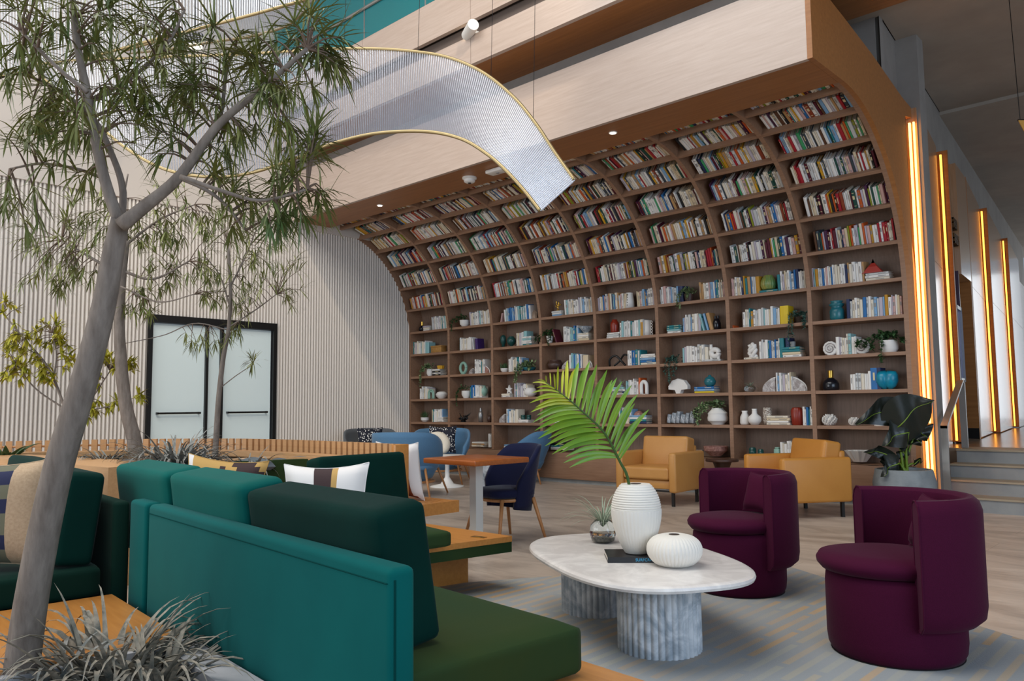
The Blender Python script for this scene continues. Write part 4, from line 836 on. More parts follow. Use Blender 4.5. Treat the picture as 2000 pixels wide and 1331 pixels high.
pr = [(.068, 0), (.097, .014), (.123, .045), (.131, .08), (.12, .114), (.091, .139), (.051, .15), (.03, .148)]
MB().lathe(path([(r, z, 0) for r, z in pr], 26) and [(p.x, p.y) for p in path([(r, z, 0) for r, z in pr], 26)], 168, None, lambda k, th, z: .03*abs(math.sin(21*th))*(1 if z < .142 else .3)).build('body', 'matte_white', tv2, smooth=True); MB().lathe([(.026, .1486), (.026, .1496)], 20).build('mouth', 'soil', tv2)  # dark top disc drawn for the shade inside the low vase
q3 = tz(1178, 1060, .4); tg_ = thing('air_plant', 'air plant in a round clear glass bowl on the marble table', 'plant', (q3.x, q3.y, .4002))
MB().lathe([(.04, 0), (.065, .012), (.078, .055), (.068, .1), (.045, .125)], 28, cap=False).build('glass_bowl', 'clear_glass', tg_, smooth='all'); MB().lathe([(.03, .006), (.058, .014), (.066, .035), (.001, .042)], 20).build('pebbles', mat('pebbles', '#8D867C', .9, kind='n', c2='#4F4A44', sc=90, amt=.6, bump=.6), tg_)
mb = MB(); rg = random.Random(3)
for _ in range(60):
    a = rg.uniform(0, 2*PI); leaf(mb, Vector((0, 0, .08)), Vector((math.cos(a), math.sin(a), rg.uniform(.7, 2.4))).normalized(), rg.uniform(.2, .33), .006, 1.5, 7)
stuff(mb.build('foliage', 'airplant', tg_, fix=False))
# palm frond, leaflets are parts
mat('palm', '#5C9226', .4, kind='n', c2='#8AA82A', sc=4, amt=.9); mat('palm_yellow', '#8FAE1C', .4, kind='n', c2='#C2BE28', sc=5, amt=.9); mat('palm_stem', '#3C5A22', .5)
vd = depth(tv.location)
pf = thing('palm_frond', 'single arching green palm frond standing in the tall white vase', 'plant', (tv.location.x, tv.location.y, VZ+.03))
def loc_(u, v, d_): return at(u, v, d_)-pf.location
RA = path([loc_(1240, 1060, vd), loc_(1228, 944, vd), loc_(1210, 901, vd-.02), loc_(1181, 847, vd-.05), loc_(1143, 809, vd-.08), loc_(1105, 776, vd-.06), loc_(1063, 745, vd)], 60)
MB().tube(RA, [.009-.007*k/59 for k in range(60)], 8).build('stem', 'palm_stem', pf, smooth='all')
# leaflet tips measured in the picture plane, with real spread in depth
upT = [(1262, 836), (1268, 800), (1258, 815), (1240, 788), (1246, 770), (1234, 752), (1222, 768), (1215, 745), (1205, 738), (1196, 742), (1186, 722), (1178, 735), (1166, 712), (1160, 728), (1152, 706), (1140, 722), (1130, 708), (1122, 722), (1108, 704), (1100, 722), (1090, 716), (1082, 730), (1074, 728), (1066, 734)]
loT = [(1112, 914), (1100, 905), (1104, 893), (1092, 886), (1078, 888), (1082, 872), (1064, 872), (1070, 858), (1050, 858), (1060, 845), (1044, 842), (1052, 828), (1040, 826), (1048, 812), (1036, 806), (1046, 796), (1034, 788), (1046, 778), (1038, 768), (1048, 758), (1040, 748), (1050, 742)]
def leaflet(k0, u, v, dz, m):
    b = RA[min(59, int(k0))]; tip = loc_(u, v, vd+dz); d_ = tip-b; L_ = d_.length; view = (b+pf.location-CAM).normalized()
    sd = d_.cross(view).normalized(); mb = MB(); vs = []; n = 7
    for i in range(n+1):
        s = i/n; w_ = .013*L_/.3*(math.sin(PI*min(1, s*.92+.08))**.7) if i < n else .0004
        c = b+d_*s+Vector((0, 0, .10*L_*math.sin(PI*s)))
        vs += [c-sd*w_, c+view*w_*.45, c+sd*w_]
    mb.add(vs, [(3*i+j, 3*i+j+1, 3*i+4+j, 3*i+3+j) for i in range(n) for j in (0, 1)]); mb.build('leaflet', m, pf, smooth='all', fix=False)
rg = random.Random(11)
for i, (u, v) in enumerate(upT): leaflet(20+38*i/(len(upT)-1), u, v, rg.uniform(-.1, .12), 'palm_yellow' if i > 16 else 'palm')
for i, (u, v) in enumerate(loT): leaflet(21+37*i/(len(loT)-1), u, v, rg.uniform(-.12, .1), 'palm_yellow' if i > 13 else 'palm')

# ------------------------------------------------------------------ mustard leather sofas
mat('leather', '#C98A3C', .42, kind='n', c2='#BC7D31', sc=3, amt=.9); mat('leather_tan', '#C9924F', .42, kind='n', c2='#BF8644', sc=3, amt=.9)
def sofa(name, label, loc, yaw, w_, m, d_=.78):
    t = thing(name, label, 'sofa', loc, yaw)      # faces local -Y
    link('seat_cushion', cushion_mesh('seat_cushion', w_-.2, d_-.12, .15, m, puff=.05), t, (0, -.05, .375))
    link('back_cushion', cushion_mesh('back_cushion', w_-.2, .2, .4, m, puff=.08), t, (0, d_/2-.17, .585), (-.18, 0, 0))
    for s in (-1, 1): rbox('arm', (.1, d_, .46), (s*(w_/2-.05), 0, .39), m, t, bev=.03, seg=3)
    rbox('back_frame', (w_-.2, .08, .5), (0, d_/2-.045, .43), m, t, bev=.02); rbox('seat_frame', (w_-.2, d_-.1, .1), (0, -.0, .245), m, t, bev=.01)
    MB().box(-w_/2+.02, w_/2-.02, -d_/2+.04, -d_/2+.06, .165, .185).box(-w_/2+.02, w_/2-.02, d_/2-.06, d_/2-.04, .165, .185).box(-w_/2+.03, -w_/2+.05, -d_/2+.06, d_/2-.06, .165, .185).box(w_/2-.05, w_/2-.03, -d_/2+.06, d_/2-.06, .165, .185).build('rail', 'black', t)
    for sx_ in (-1, 1):
        for sy_ in (-1, 1): MB().box(sx_*(w_/2-.08)-.016, sx_*(w_/2-.08)+.016, sy_*(d_/2-.08)-.016, sy_*(d_/2-.08)+.016, 0, .165).build('leg', 'black', t)
    return t
sofa('leather_sofa', 'tan leather armchair behind the tall white vase', (6.2, -1.16, 0), math.radians(3), .82, 'leather_tan', .74)
sofa('leather_sofa', 'mustard leather armchair turned sideways beside the potted plant', (7.87, -1.1, 0), math.radians(-36), .86, 'leather', .78)
# dark wood side table
t = thing('side_table', 'round dark walnut side table between the leather seats', 'table', tuple(ony(1410, 893, -.35))[:2]+(0,)); mat('walnut', '#4F3426', .4)
MB().lathe([(.15, 0), (.16, .02), (.05, .2), (.06, .3), (.12, .46)], 28).build('pedestal', 'walnut', t, smooth=True); MB().lathe([(.2, .46), (.205, .47), (.2, .49), (.001, .492)], 36).build('tabletop', 'walnut', t, smooth=True)

# ------------------------------------------------------------------ potted alocasia
q = ony(1766, 940, -.42); t = thing('potted_plant', 'dark-leaved elephant ear plant in a round grey concrete pot', 'plant', (q.x, q.y, 0))
MB().lathe([(.2, 0), (.25, .03), (.3, .2), (.31, .33), (.28, .47), (.262, .472), (.262, .44), (.25, .43), (.001, .43)], 48).build('pot', mat('pot_grey', '#8F9596', .7, kind='n', c2='#7B8183', sc=6), t, smooth=True); MB().lathe([(.255, .431), (.001, .436)], 30).build('soil', 'soil', t)
mat('alocasia', '#1B211B', .32); mat('alo_stem', '#6F8A2A', .45); dq = depth((q.x, q.y, .5)); B0 = Vector((0, 0, .43))
def big_leaf(cu, cv, tu, tv_, wpx, dd, fold=.25):
    c = at(cu, cv, dq+dd)-t.location; tip = at(tu, tv_, dq+dd-.1)-t.location; d_ = tip-c; L_ = d_.length; view = -FW
    sd = d_.cross(view).normalized(); nrm = sd.cross(d_).normalized(); w_ = wpx/F*dq*.5; rows = []; n = 12
    for i in range(n+1):
        s = i/n; ww = w_*(math.sin(PI*(s*.93+.07)**.62)) if i < n else .001; row = []
        for j in range(9):
            x = -1+j/4; row.append(c+d_*s+sd*(x*ww)+nrm*(-fold*ww*abs(x)+.03*math.sin(9*s+2*x))+Vector((0, 0, .1*L_*math.sin(PI*s)))-d_*(.16*abs(x)**1.5*max(0, 1-3*s)))
        rows.append(row)
    st_ = MB().tube(path([B0+Vector((random.uniform(-.05, .05), random.uniform(-.05, .05), 0)), B0.lerp(c, .5)+Vector((0, 0, .03)), c], 14), [.016-.009*k/13 for k in range(14)], 8).build('stalk', 'alo_stem', t, smooth='all')
    lf = MB().grid(rows).build('leaf', 'alocasia', t, smooth='all', fix=False); MB().tube([r[4]+nrm*.004 for r in rows], [.007-.006*k/12 for k in range(13)], 6).build('midrib', 'alo_stem', lf, smooth='all')
big_leaf(1752, 836, 1824, 782, 92, -.04, .12); big_leaf(1764, 806, 1672, 830, 58, .05, .15); big_leaf(1775, 845, 1726, 872, 60, -.05)
big_leaf(1790, 838, 1812, 860, 62, .05); big_leaf(1738, 893, 1690, 885, 26, 0); big_leaf(1755, 905, 1724, 932, 44, -.08); big_leaf(1768, 892, 1760, 880, 34, .02); big_leaf(1740, 905, 1728, 930, 30, .03); big_leaf(1786, 905, 1802, 902, 14, .0); big_leaf(1775, 850, 1800, 870, 44, .06)

# ------------------------------------------------------------------ dining table and navy chair
t = thing('dining_table', 'small square orange-brown wooden table on a white post', 'table', (6.68, -4.74, 0), math.radians(-2))
rbox('tabletop', (.66, .62, .045), (0, 0, .728), 'table_wood', t, bev=.01, seg=3)
MB().box(-.04, .04, -.04, .04, .02, .705).build('post', mat('post_white', '#DAD9D2', .45), t); MB().lathe([(.25, 0), (.25, .012), (.05, .022)], 32).build('foot_plate', 'post_white', t, smooth=True)
mat('navy', '#21243F', .8, spec=.08, kind='n', c2='#1B1E38', sc=180, amt=.8, bump=.1, sheen=.2)
def shell_chair(name, label, loc, yaw, m, w_=.52, top=.84, lounge=False, legm='leg_wood', bottom=.30, seat=.46, cat='chair'):
    t = thing(name, label, cat, loc, yaw)       # faces local -Y
    R_ = w_/2; rows = []; n = 28; half = math.radians(112 if not lounge else 118)
    outer = []; 
    for i in range(n+1):
        a = PI/2-half+2*half*i/n; e = abs(i/n-.5)*2
        zt = top-(.06*e**2+ (.26 if not lounge else .22)*max(0, (e-.45)/.55)**1.6) ; zb = bottom+.05*e if not lounge else bottom
        col = []
        for j in range(9):
            s = j/8; z = zb+(zt-zb)*s; fl_ = .78+.24*s if not lounge else .72+.34*min(1, s*1.5)
            col.append(Vector((R_*1.04*fl_*math.cos(a), R_*fl_*math.sin(a)*(1.0)+.04*s, z)))
        rows.append(col)
    sh = MB().grid(rows).build('back_shell', m, t, smooth='all'); md = sh.modifiers.new('thick', 'SOLIDIFY'); md.thickness = .035; md.offset = -1
    pts = [(x*.98, y*.98) for x, y in sup(R_*.9, R_*.9, 3, 40)]
    vs = []; lv = [(.93, seat-.07), (1, seat-.05), (1, seat-.015), (.95, seat), (.6, seat+.012)]
    for f_, z in lv: vs += [(x*f_, y*f_-.03, z) for x, y in pts]
    MB().add(vs, [(k*40+i, k*40+(i+1) % 40, (k+1)*40+(i+1) % 40, (k+1)*40+i) for k in range(4) for i in range(40)]+[tuple(range(39, -1, -1)), tuple(160+i for i in range(40))]).build('seat', m, t, smooth='all')
    if lounge:   # closed tub underside
        MB().lathe([(R_*.3, bottom-.06), (R_*.62, bottom-.03), (R_*.76, bottom+.06), (R_*.78, bottom+.12)], 32, Matrix.Translation((0, .02, 0))).build('tub', m, t, smooth='all')
    rb_ = R_*.72
    MB().tube([(rb_*math.cos(a*PI/16)*1.1, rb_*math.sin(a*PI/16)-.03, (seat-.09) if not lounge else bottom-.045) for a in range(33)], .016, 8).build('frame_ring', legm, t, smooth='all')
    zt = seat-.08 if not lounge else bottom+.0
    for sx_ in (-1, 1):
        for sy_ in (-1, 1): MB().tube([(sx_*R_*.72, sy_*R_*.62-.03, zt+(.0 if not lounge else .14)), (sx_*R_*.98, sy_*R_*.95-.03, .0)], [.018, .012], 10).build('leg', legm, t, smooth='all')
    return t
shell_chair('dining_chair', 'navy upholstered shell chair with oak legs at the wooden table', (6.64, -4.32, 0), math.radians(-10), 'navy', .54, .84, bottom=.24)
mat('blue_felt', '#5F86A6', .85, spec=.1, kind='n', c2='#54799A', sc=150, amt=.7, bump=.1, sheen=.2); mat('grey_felt', '#5C6064', .85, sheen=.2)
shell_chair('lounge_chair', 'blue felt lounge chair seen from behind, nearest the wooden table', tuple(onz(768, 978, 0)+Vector((-.25, .45, 0))), math.radians(212), 'blue_felt', .86, .86, True, bottom=.24, seat=.42, cat='armchair')
shell_chair('lounge_chair', 'blue felt lounge chair with dotted and white pillows by the bookcase', (2.08, -1.08, 0), math.radians(38), 'blue_felt', .86, .84, True, bottom=.24, seat=.42, cat='armchair')
shell_chair('lounge_chair', 'grey felt lounge chair with a dotted pillow near the fluted wall', (1.0, -1.62, 0), math.radians(62), 'grey_felt', .8, .84, True, bottom=.24, seat=.42, cat='armchair')
shell_chair('lounge_chair', 'blue felt lounge chair half hidden behind the navy chair', tuple(onz(1046, 938, 0)+Vector((.1, -.35, 0))), math.radians(-60), 'blue_felt', .72, .8, True, bottom=.24, seat=.42, cat='armchair')
mat('dots', '#10131F', .8, kind='n', c2='#10131F', sc=1); 
def dot_mat():
    m = MATS['dots']; nt = m.node_tree; N = nt.nodes; L = nt.links; v = N.new('ShaderNodeTexVoronoi'); v.inputs['Scale'].default_value = 34; tc = N.new('ShaderNodeTexCoord'); L.new(tc.outputs['Object'], v.inputs['Vector'])
    r = N.new('ShaderNodeValToRGB'); r.color_ramp.interpolation = 'CONSTANT'; r.color_ramp.elements[0].color = lin('#E8E6E0'); r.color_ramp.elements[1].position = .3; r.color_ramp.elements[1].color = lin('#131727'); L.new(v.outputs['Distance'], r.inputs[0]); L.new(r.outputs[0], N['Principled BSDF'].inputs['Base Color'])
dot_mat(); mat('boucle', '#E8E0CF', .95, kind='n', c2='#D8CFBC', sc=120, bump=.5)
scatter('dotted_pillow', 'black pillow with white dots in the blue lounge chair', 'pillow', .45, .13, 'dots', (2.08+.06, -1.08-.02, .45), math.radians(40), -.3)
scatter('dotted_pillow', 'black dotted pillow in the grey lounge chair', 'pillow', .42, .12, 'dots', (1.03, -1.65, .45), math.radians(62), -.25)
# white curled plush (crescent shaped pillow)
t = thing('crescent_pillow', 'white crescent shaped plush pillow in front of the dotted pillow', 'pillow', (2.3, -1.33, .46), math.radians(44))
MB().tube(path([(-.1, 0, .3), (.04, 0, .28), (.12, 0, .18), (.1, 0, .07), (.0, -.02, .045), (-.13, -.02, .06)], 24), [.02+.055*math.sin(PI*min(1, .06+k/24)) for k in range(24)], 12).build('crescent', 'boucle', t, smooth='all'); MB().lathe([(.001, 0), (.05, .02), (.06, .06), (.04, .1), (.001, .12)], 14, Matrix.Translation((-.14, -.03, .0))).build('tuft', 'boucle', t, smooth='all')
# small marble side table and white pedestal behind the dining table
q = onz(950, 960, 0); t = thing('marble_plinth', 'small white veined marble cube table by the bookcase', 'table', (q.x-.2, q.y+.25, 0), .2); rbox('block', (.32, .32, .44), (0, 0, .22), 'marble_grey', t, bev=.006); rbox('tabletop', (.34, .34, .02), (0, 0, .451), 'marble_grey', t, bev=.004)
q = onz(875, 948, 0); t = thing('pedestal_table', 'white trumpet pedestal table base beside the blue lounge chair', 'table', (q.x+.15, q.y-.15, 0)); MB().lathe([(.26, 0), (.24, .012), (.1, .04), (.035, .14), (.03, .38), (.06, .44)], 36).build('pedestal', 'white_paint', t, smooth='all'); MB().lathe([(.26, .44), (.27, .45), (.26, .462), (.001, .463)], 40).build('tabletop', 'white_paint', t, smooth=True)
# ------------------------------------------------------------------ banquette island
mat('teal_velvet', '#055F5C', .8, spec=.08, sheen=.04, kind='n', c2='#025453', sc=2.2, amt=.9); mat('teal_cushion', '#0B6159', .8, spec=.08, sheen=.04, kind='n', c2='#095650', sc=2.5, amt=.9)
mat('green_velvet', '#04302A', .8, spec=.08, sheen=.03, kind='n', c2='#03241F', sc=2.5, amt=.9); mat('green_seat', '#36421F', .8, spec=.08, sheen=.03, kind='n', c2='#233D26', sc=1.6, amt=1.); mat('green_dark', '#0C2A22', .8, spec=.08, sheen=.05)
mat('gravel', '#8A7F72', .95, kind='n', c2='#4A443E', sc=70, amt=.7, bump=1.); mat('rim_stone', '#B9B9BC', .6, kind='n', c2='#A4A5A9', sc=5)
mat('teal_seam', '#043F3D', .8, spec=.05)
OB = Vector((9.82, -8.10, 0)); RB = math.radians(-5.2); MBQ = Matrix.Translation(OB) @ Matrix.Rotation(RB, 4, 'Z')
def bw(x, y, z): return MBQ @ Vector((x, y, z))
t = thing('banquette', 'teal velvet banquette with a green seat cushion in the foreground', 'sofa', OB, RB)
bp = rbox('back_panel', (2.03, .085, .73), (-1.015, .045, .385), 'teal_velvet', t, bev=.022, seg=4)
MB().tube([(-1.0, -.043, .325), (1.0, -.043, .325)], .0022, 5).build('hem_seam', 'teal_seam', bp)
MB().box(1.0135, 1.0165, -.03, -.024, -.34, .335).build('end_seam', 'teal_seam', bp)
link('seat_cushion', cushion_mesh('seat_cushion', 2.33, .71, .165, 'green_seat', puff=.03), t, (-1.215, .445, .369))
rbox('platform', (3.5, .86, .05), (-.7, .48, .258), 'bench_wood', t, bev=.006); MB().box(-2.4, .9, .12, .78, 0, .232).build('plinth', 'bench_wood', t)
rbox('corner_panel', (.24, .12, .73), (-2.185, .06, .385), 'teal_velvet', t, bev=.02, seg=3)
def back_cushion(label, x0, x1, y, z, h, th, lean, m, seam):
    p = bw((x0+x1)/2, y, z); w_ = x1-x0; me = cushion_mesh('back_cushion', w_, th, h, m, puff=.07); me.transform(Matrix.Translation((0, 0, h/2))); o = tag(link('back_cushion', me, None, p), label, 'cushion'); o.rotation_euler = (Matrix.Rotation(RB, 4, 'Z') @ Matrix.Rotation(lean, 4, 'X')).to_euler()
    return o
back_cushion('dark green velvet back cushion leaning at the right end of the teal banquette', -1.14, -.2, .235, .452, .44, .19, .15, 'green_velvet', 'green_dark')
back_cushion('teal back cushion in the middle of the foreground banquette', -1.96, -1.14, .215, .452, .455, .19, .14, 'teal_cushion', 'teal_velvet')
back_cushion('shorter teal back cushion at the left end of the foreground banquette', -2.8, -1.99, .21, .452, .455, .19, .14, 'teal_cushion', 'teal_velvet')
# wooden side table behind the banquette
t = thing('bench_table', 'low orange wooden table top between the banquette and the tree', 'table', bw(0, 0, 0), RB)
rbox('tabletop', (.96, .95, .05), (-1.9, -.52, .272), 'bench_wood', t, bev=.006); MB().box(-2.34, -1.5, -.95, -.1, 0, .247).build('base', 'bench_wood', t)
# nook seat (left)
t = thing('banquette', 'dark green banquette seat in the shaded nook at far left', 'sofa', OB, RB)
link('seat_cushion', cushion_mesh('seat_cushion', 1.9, 1.2, .15, 'green_dark', puff=.02), t, (-3.37, -.68, .355)); rbox('base', (1.88, 1.18, .27), (-3.37, -.68, .14), 'green_dark', t, bev=.01); rbox('back_panel', (1.75, .08, .72), (-3.3, .0, .37), 'green_dark', t, bev=.02)
back_cushion('dark green back cushion seen end-on in the left nook', -3.15, -2.47, -.2, .432, .45, .17, -.12, 'green_velvet', 'teal_cushion'); back_cushion('dark green back cushion behind the striped pillow at far left', -4.1, -3.2, -.2, .432, .47, .17, -.12, 'green_velvet', 'green_dark')
mat('linen', '#C4A98A', .9, kind='n', c2='#B59A7B', sc=90, bump=.2); mat('linen_navy', '#262A4A', .9); mat('linen_sage', '#6F6E5A', .9); mat('linen_white', '#E6E2DE', .9); mat('print_brown', '#3F2E2E', .9); mat('print_gold', '#C09A5A', .9); mat('print_rust', '#8A4524', .9)
scatter('striped_pillow', 'beige zip-up pillow with navy and sage stripes at the left edge', 'pillow', .52, .2, ['linen', 'linen_navy', 'linen_sage'], bw(-2.66, -.53, .435), RB+math.radians(62), -.12, lambda x, z, s: 0 if x > .4 else (1 if int((z+1)*3.2) % 2 else 2))
# near planter with gravel
t = thing('stone_planter', 'low grey stone planter trough of gravel beside the teal banquette', 'planter', bw(0, 0, 0), RB)
for k, (x0, x1, y0, y1) in enumerate(((-1.41, 1.6, -.13, -.012), (-1.41, 1.6, -1.3, -1.2), (-1.41, -1.36, -1.2, -.13), (1.5, 1.6, -1.2, -.13))): MB().box(x0, x1, y0, y1, 0, .285).build('rim', 'rim_stone', t)
MB().box(-1.36, 1.5, -1.2, -.13, .0, .2).build('gravel_bed', 'gravel', t); mb = MB(); rg = random.Random(9)
for _ in range(1500):
    M = Matrix.Translation((rg.uniform(-1.34, .6), rg.uniform(-.9, -.14), .2)) @ Euler((rg.uniform(0, 3), rg.uniform(0, 3), rg.uniform(0, 3))).to_matrix().to_4x4() @ Matrix.Diagonal((rg.uniform(.005, .013), rg.uniform(.005, .012), rg.uniform(.004, .009), 1))
    mb.add([M @ Vector(p) for p in ((1, 0, 0), (0, 1, 0), (-1, 0, 0), (0, -1, 0), (0, 0, 1), (0, 0, -1))], [(0, 1, 4), (1, 2, 4), (2, 3, 4), (3, 0, 4), (1, 0, 5), (2, 1, 5), (3, 2, 5), (0, 3, 5)])
stuff(mb.build('gravel', 'gravel', t, fix=False))

# ------------------------------------------------------------------ far banquette, planter box, slatted bench
t = thing('banquette', 'green banquette with wooden tray end and overhanging seat, mid distance', 'sofa', (0, 0, 0))
pl = [(8.0, -5.70), (7.76, -7.0), (6.2, -7.15), (6.2, -6.2), (6.84, -5.70)]
MB().prism(pl, .315, .35).build('tray_top', 'bench_wood', t); MB().prism([(x-.004, y) for x, y in pl], .25, .3148).build('upholstered_band', 'green_seat', t); MB().prism([(7.62, -5.73), (7.4, -7.0), (6.3, -7.1), (6.85, -5.73)], 0, .2498).build('plinth', 'bench_wood', t)
sc_ = link('seat_cushion', cushion_mesh('seat_cushion', .98, .92, .1, 'green_seat', puff=.12), t, (7.46, -6.6, .402), (0, 0, math.radians(-10)))
MB().box(-.05, .05, -.022, .022, 0, .003).box(-.02, .02, -.012, .012, .003, .005).build('outlet_plate', 'brass', t, loc=tuple(onz(935, 1050, .3505)), rot=math.radians(10))
# planter box
t = thing('planter_box', 'pale timber planter island with rocks and trees behind the banquettes', 'planter', (0, 0, 0))
outer = [(5.92, -7.42), (5.87, -6.98), (5.89, -6.14), (6.55, -5.70), (5.5, -5.66), (4.5, -5.8), (3.6, -6.35), (3.0, -7.2), (2.7, -7.75)]
cx, cy = 4.7, -6.6
inner = [(5.62, -6.98), (5.7, -6.9), (5.74, -6.2), (6.2, -5.86), (5.4, -5.82), (4.6, -5.98), (3.8, -6.45), (3.3, -7.1), (3.2, -7.3)]
n = len(outer)
for k in range(n):
    a, b, c, d_ = outer[k], outer[(k+1) % n], inner[(k+1) % n], inner[k]
    MB().hexa([(*a, .755), (*b, .755), (*c, .755), (*d_, .755)], [(*a, .8), (*b, .8), (*c, .8), (*d_, .8)]).build('rim_board', 'light_wood', t)
    MB().add([(*a, 0), (*b, 0), (*b, .755), (*a, .755)], [(0, 1, 2, 3)]).build('side_panel', 'light_wood', t).modifiers.new('s', 'SOLIDIFY').thickness = .03
MB().prism(inner, .6, .735).build('soil_bed', mat('bed', '#6E675F', .95, kind='n', c2='#3E3933', sc=40, amt=.7, bump=.8), t)
for k in range(3):
    a, b = [(5.95, -7.1), (5.93, -6.72), (5.94, -6.4)][k], [(5.93, -6.74), (5.94, -6.42), (6.1, -6.05)][k]
    MB().hexa([(a[0], a[1], .34), (b[0], b[1], .34), (b[0]+.1, b[1], .34), (a[0]+.1, a[1], .34)], [(a[0], a[1], .79), (b[0], b[1], .79), (b[0]+.07, b[1], .79), (a[0]+.07, a[1], .79)]).build('green_back_pad', 'green_seat', t)
# dark cushion at the far end, faces +X
me = cushion_mesh('back_cushion', .76, .17, .5, 'green_velvet', puff=.05); me.transform(Matrix.Translation((0, 0, .25)))
o = tag(link('back_cushion', me, None, (6.93, -6.08, .352)), 'almost black green cushion leaning on the slatted bench end', 'cushion'); o.rotation_euler = (Matrix.Rotation(math.radians(-88), 4, 'Z') @ Matrix.Rotation(.16, 4, 'X')).to_euler()
# slatted bench with curved back
t = thing('slatted_bench', 'curved timber bench with upright slat back around the planter', 'bench', (0, 0, 0))
cur = arc_path([(6.72, -5.60, 0), (6.1, -5.58, 0), (5.5, -5.58, 0), (4.9, -5.63, 0), (4.4, -5.75, 0), (3.9, -6.05, 0), (3.4, -6.5, 0), (3.0, -7.1, 0), (2.75, -7.7, 0)], 62)
for k in range(62):
    p = cur[k]; q = cur[min(61, k+1)]-cur[max(0, k-1)]; a = math.atan2(q.y, q.x)
    MB().box(-.026, .026, -.014, .014, .40, .90).build('slat', 'light_wood', t, loc=p, rot=a)
MB().tube([p+Vector((0, .03, .845)) for p in cur[::3]], .012, 6).tube([p+Vector((0, .03, .5)) for p in cur[::3]], .012, 6).build('back_rail', 'light_wood', t)
rbox('end_post', (.05, .13, .49), (6.765, -5.625, .655), 'bench_wood', t, bev=.004)
for k in range(7): MB().box(4.9, 6.88, -5.545+k*.052, -5.503+k*.052, .425, .45).build('seat_slat', 'bench_wood', t)
MB().box(6.88, 6.93, -5.56, -5.17, .36, .45).build('seat_end_board', 'bench_wood', t); MB().box(5.2, 6.6, -5.5, -5.3, 0, .4).build('support', 'bench_wood', t)
scatter('print_pillow', 'cream pillow with a rust brown stripe on the slatted bench', 'pillow', .46, .15, ['linen_white', 'print_rust'], (6.52, -5.4, .452), math.radians(8), .16, lambda x, z, s: 1 if .2 < abs(x)+.1*z < .7 else 0)
q = onz(634, 1000, .64); scatter('print_pillow', 'white pillow with a brown and gold band on the green banquette', 'pillow', .45, .16, ['linen_white', 'print_brown', 'print_gold'], (q.x, q.y, .45), math.radians(52), -.28, lambda x, z, s: (1 if -.35 < x < .1 else (2 if .1 <= x < .25 else 0)))
scatter('print_pillow', 'brown and gold print pillow peeking above the middle teal cushion', 'pillow', .52, .16, ['print_gold', 'print_brown', 'linen_white'], (6.56, -6.98, .352), math.radians(52), -.15, lambda x, z, s: (1 if x > -.1 and math.sin(7*x+5*z) > -.5 else (0 if x > -.8 else 2)), .12)
# rocks
mat('rock', '#6D767C', .85, kind='n', c2='#4E565B', sc=5, amt=.9, bump=.6, detail=8)
for k, (u, v, d_, sx_, sy_, sz_) in enumerate(((245, 888, 6.0, .3, .14, .06), (495, 885, 6.0, .16, .12, .07), (545, 890, 6.2, .12, .1, .05), (330, 896, 5.7, .16, .1, .04), (585, 886, 6.4, .16, .1, .05))):
    q = at(u, v, d_); rg = random.Random(k); t = MB().lathe([(.75, -.4), (1, 0), (.8, .55), (.35, .9), (.01, 1)], 9, Matrix.Diagonal((sx_, sy_, sz_, 1)), lambda kk, th, z: .22*math.sin(3*th+k)+.12*math.sin(7*th+2*k+z)).build('rock', 'rock', loc=(q.x, q.y, .745), rot=rg.uniform(0, 3))
    tag(t, ['long flat bluish rock at the left of the planter', 'rounded grey rock beside the thin tree trunk', 'small beige rock right of the thin tree', 'low grey rock in front of the spiky plants', 'pale rock near the slatted back'][k], 'rock', 'planter rocks')
# ------------------------------------------------------------------ plants and trees
mat('tilla', '#A09D96', .75, kind='n', c2='#5B6462', sc=22, amt=.7); mat('tilla_brown', '#B0A492', .8, kind='n', c2='#4E5550', sc=24, amt=.7)
def blade(mb, p, d_, l, w_, droop, k=8):
    side = d_.cross(Vector((0, 0, 1))); side = side.normalized() if side.length > .01 else Vector((1, 0, 0)); vs = []; q = Vector(p); dd = Vector(d_)
    for i in range(k+1):
        t = i/k; ww = w_*(1-t)**.8+.0006; vs += [q-side*ww*.5, q+dd.cross(side)*ww*.25, q+side*ww*.5]
        q = q+dd*(l/k); dd = (dd+Vector((0, 0, -droop/k*(.3+1.6*t)))).normalized()
    mb.add(vs, [(3*i+j, 3*i+j+1, 3*i+4+j, 3*i+3+j) for i in range(k) for j in (0, 1)])
def rosette(name, label, loc, n, ln, wd, m='tilla', seed=1, rad=.05, up=(.15, 1.6), dr=(.8, 3.6)):
    rg = random.Random(seed); t = thing(name, label, 'plant', loc); mb = MB()
    for _ in range(n):
        a = rg.uniform(0, 2*PI); b = Vector((math.cos(a)*rad*rg.random(), math.sin(a)*rad*rg.random(), 0)); e = rg.uniform(*up)
        blade(mb, b, Vector((math.cos(a)+rg.uniform(-.4, .4), math.sin(a)+rg.uniform(-.4, .4), e)).normalized(), ln*rg.uniform(.5, 1.15), wd*rg.uniform(.7, 1.2), rg.uniform(*dr))
    stuff(mb.build('leaves', m, t, smooth='all', fix=False)); MB().lathe([(rad*.7, -.02), (rad*.5, .03), (.005, .06)], 9).build('crown', m, t); return t
q = onz(215, 1325, .22); rosette('spiky_bromeliad', 'large grey spiky bromeliad clump in the foreground gravel planter', (q.x, q.y, .2), 170, .42, .034, 'tilla_brown', 2, .17, (.3, 2.2))
q = onz(300, 1345, .22); rosette('spiky_bromeliad', 'brown-grey bromeliad with long curled leaves near the stone rim', (q.x, q.y, .2), 110, .38, .032, 'tilla_brown', 5, .1, (.3, 1.6))
q = onz(110, 1345, .22); rosette('spiky_bromeliad', 'silvery bromeliad beside the foreground tree trunk', (q.x, q.y, .2), 80, .3, .03, 'tilla', 8, .1)
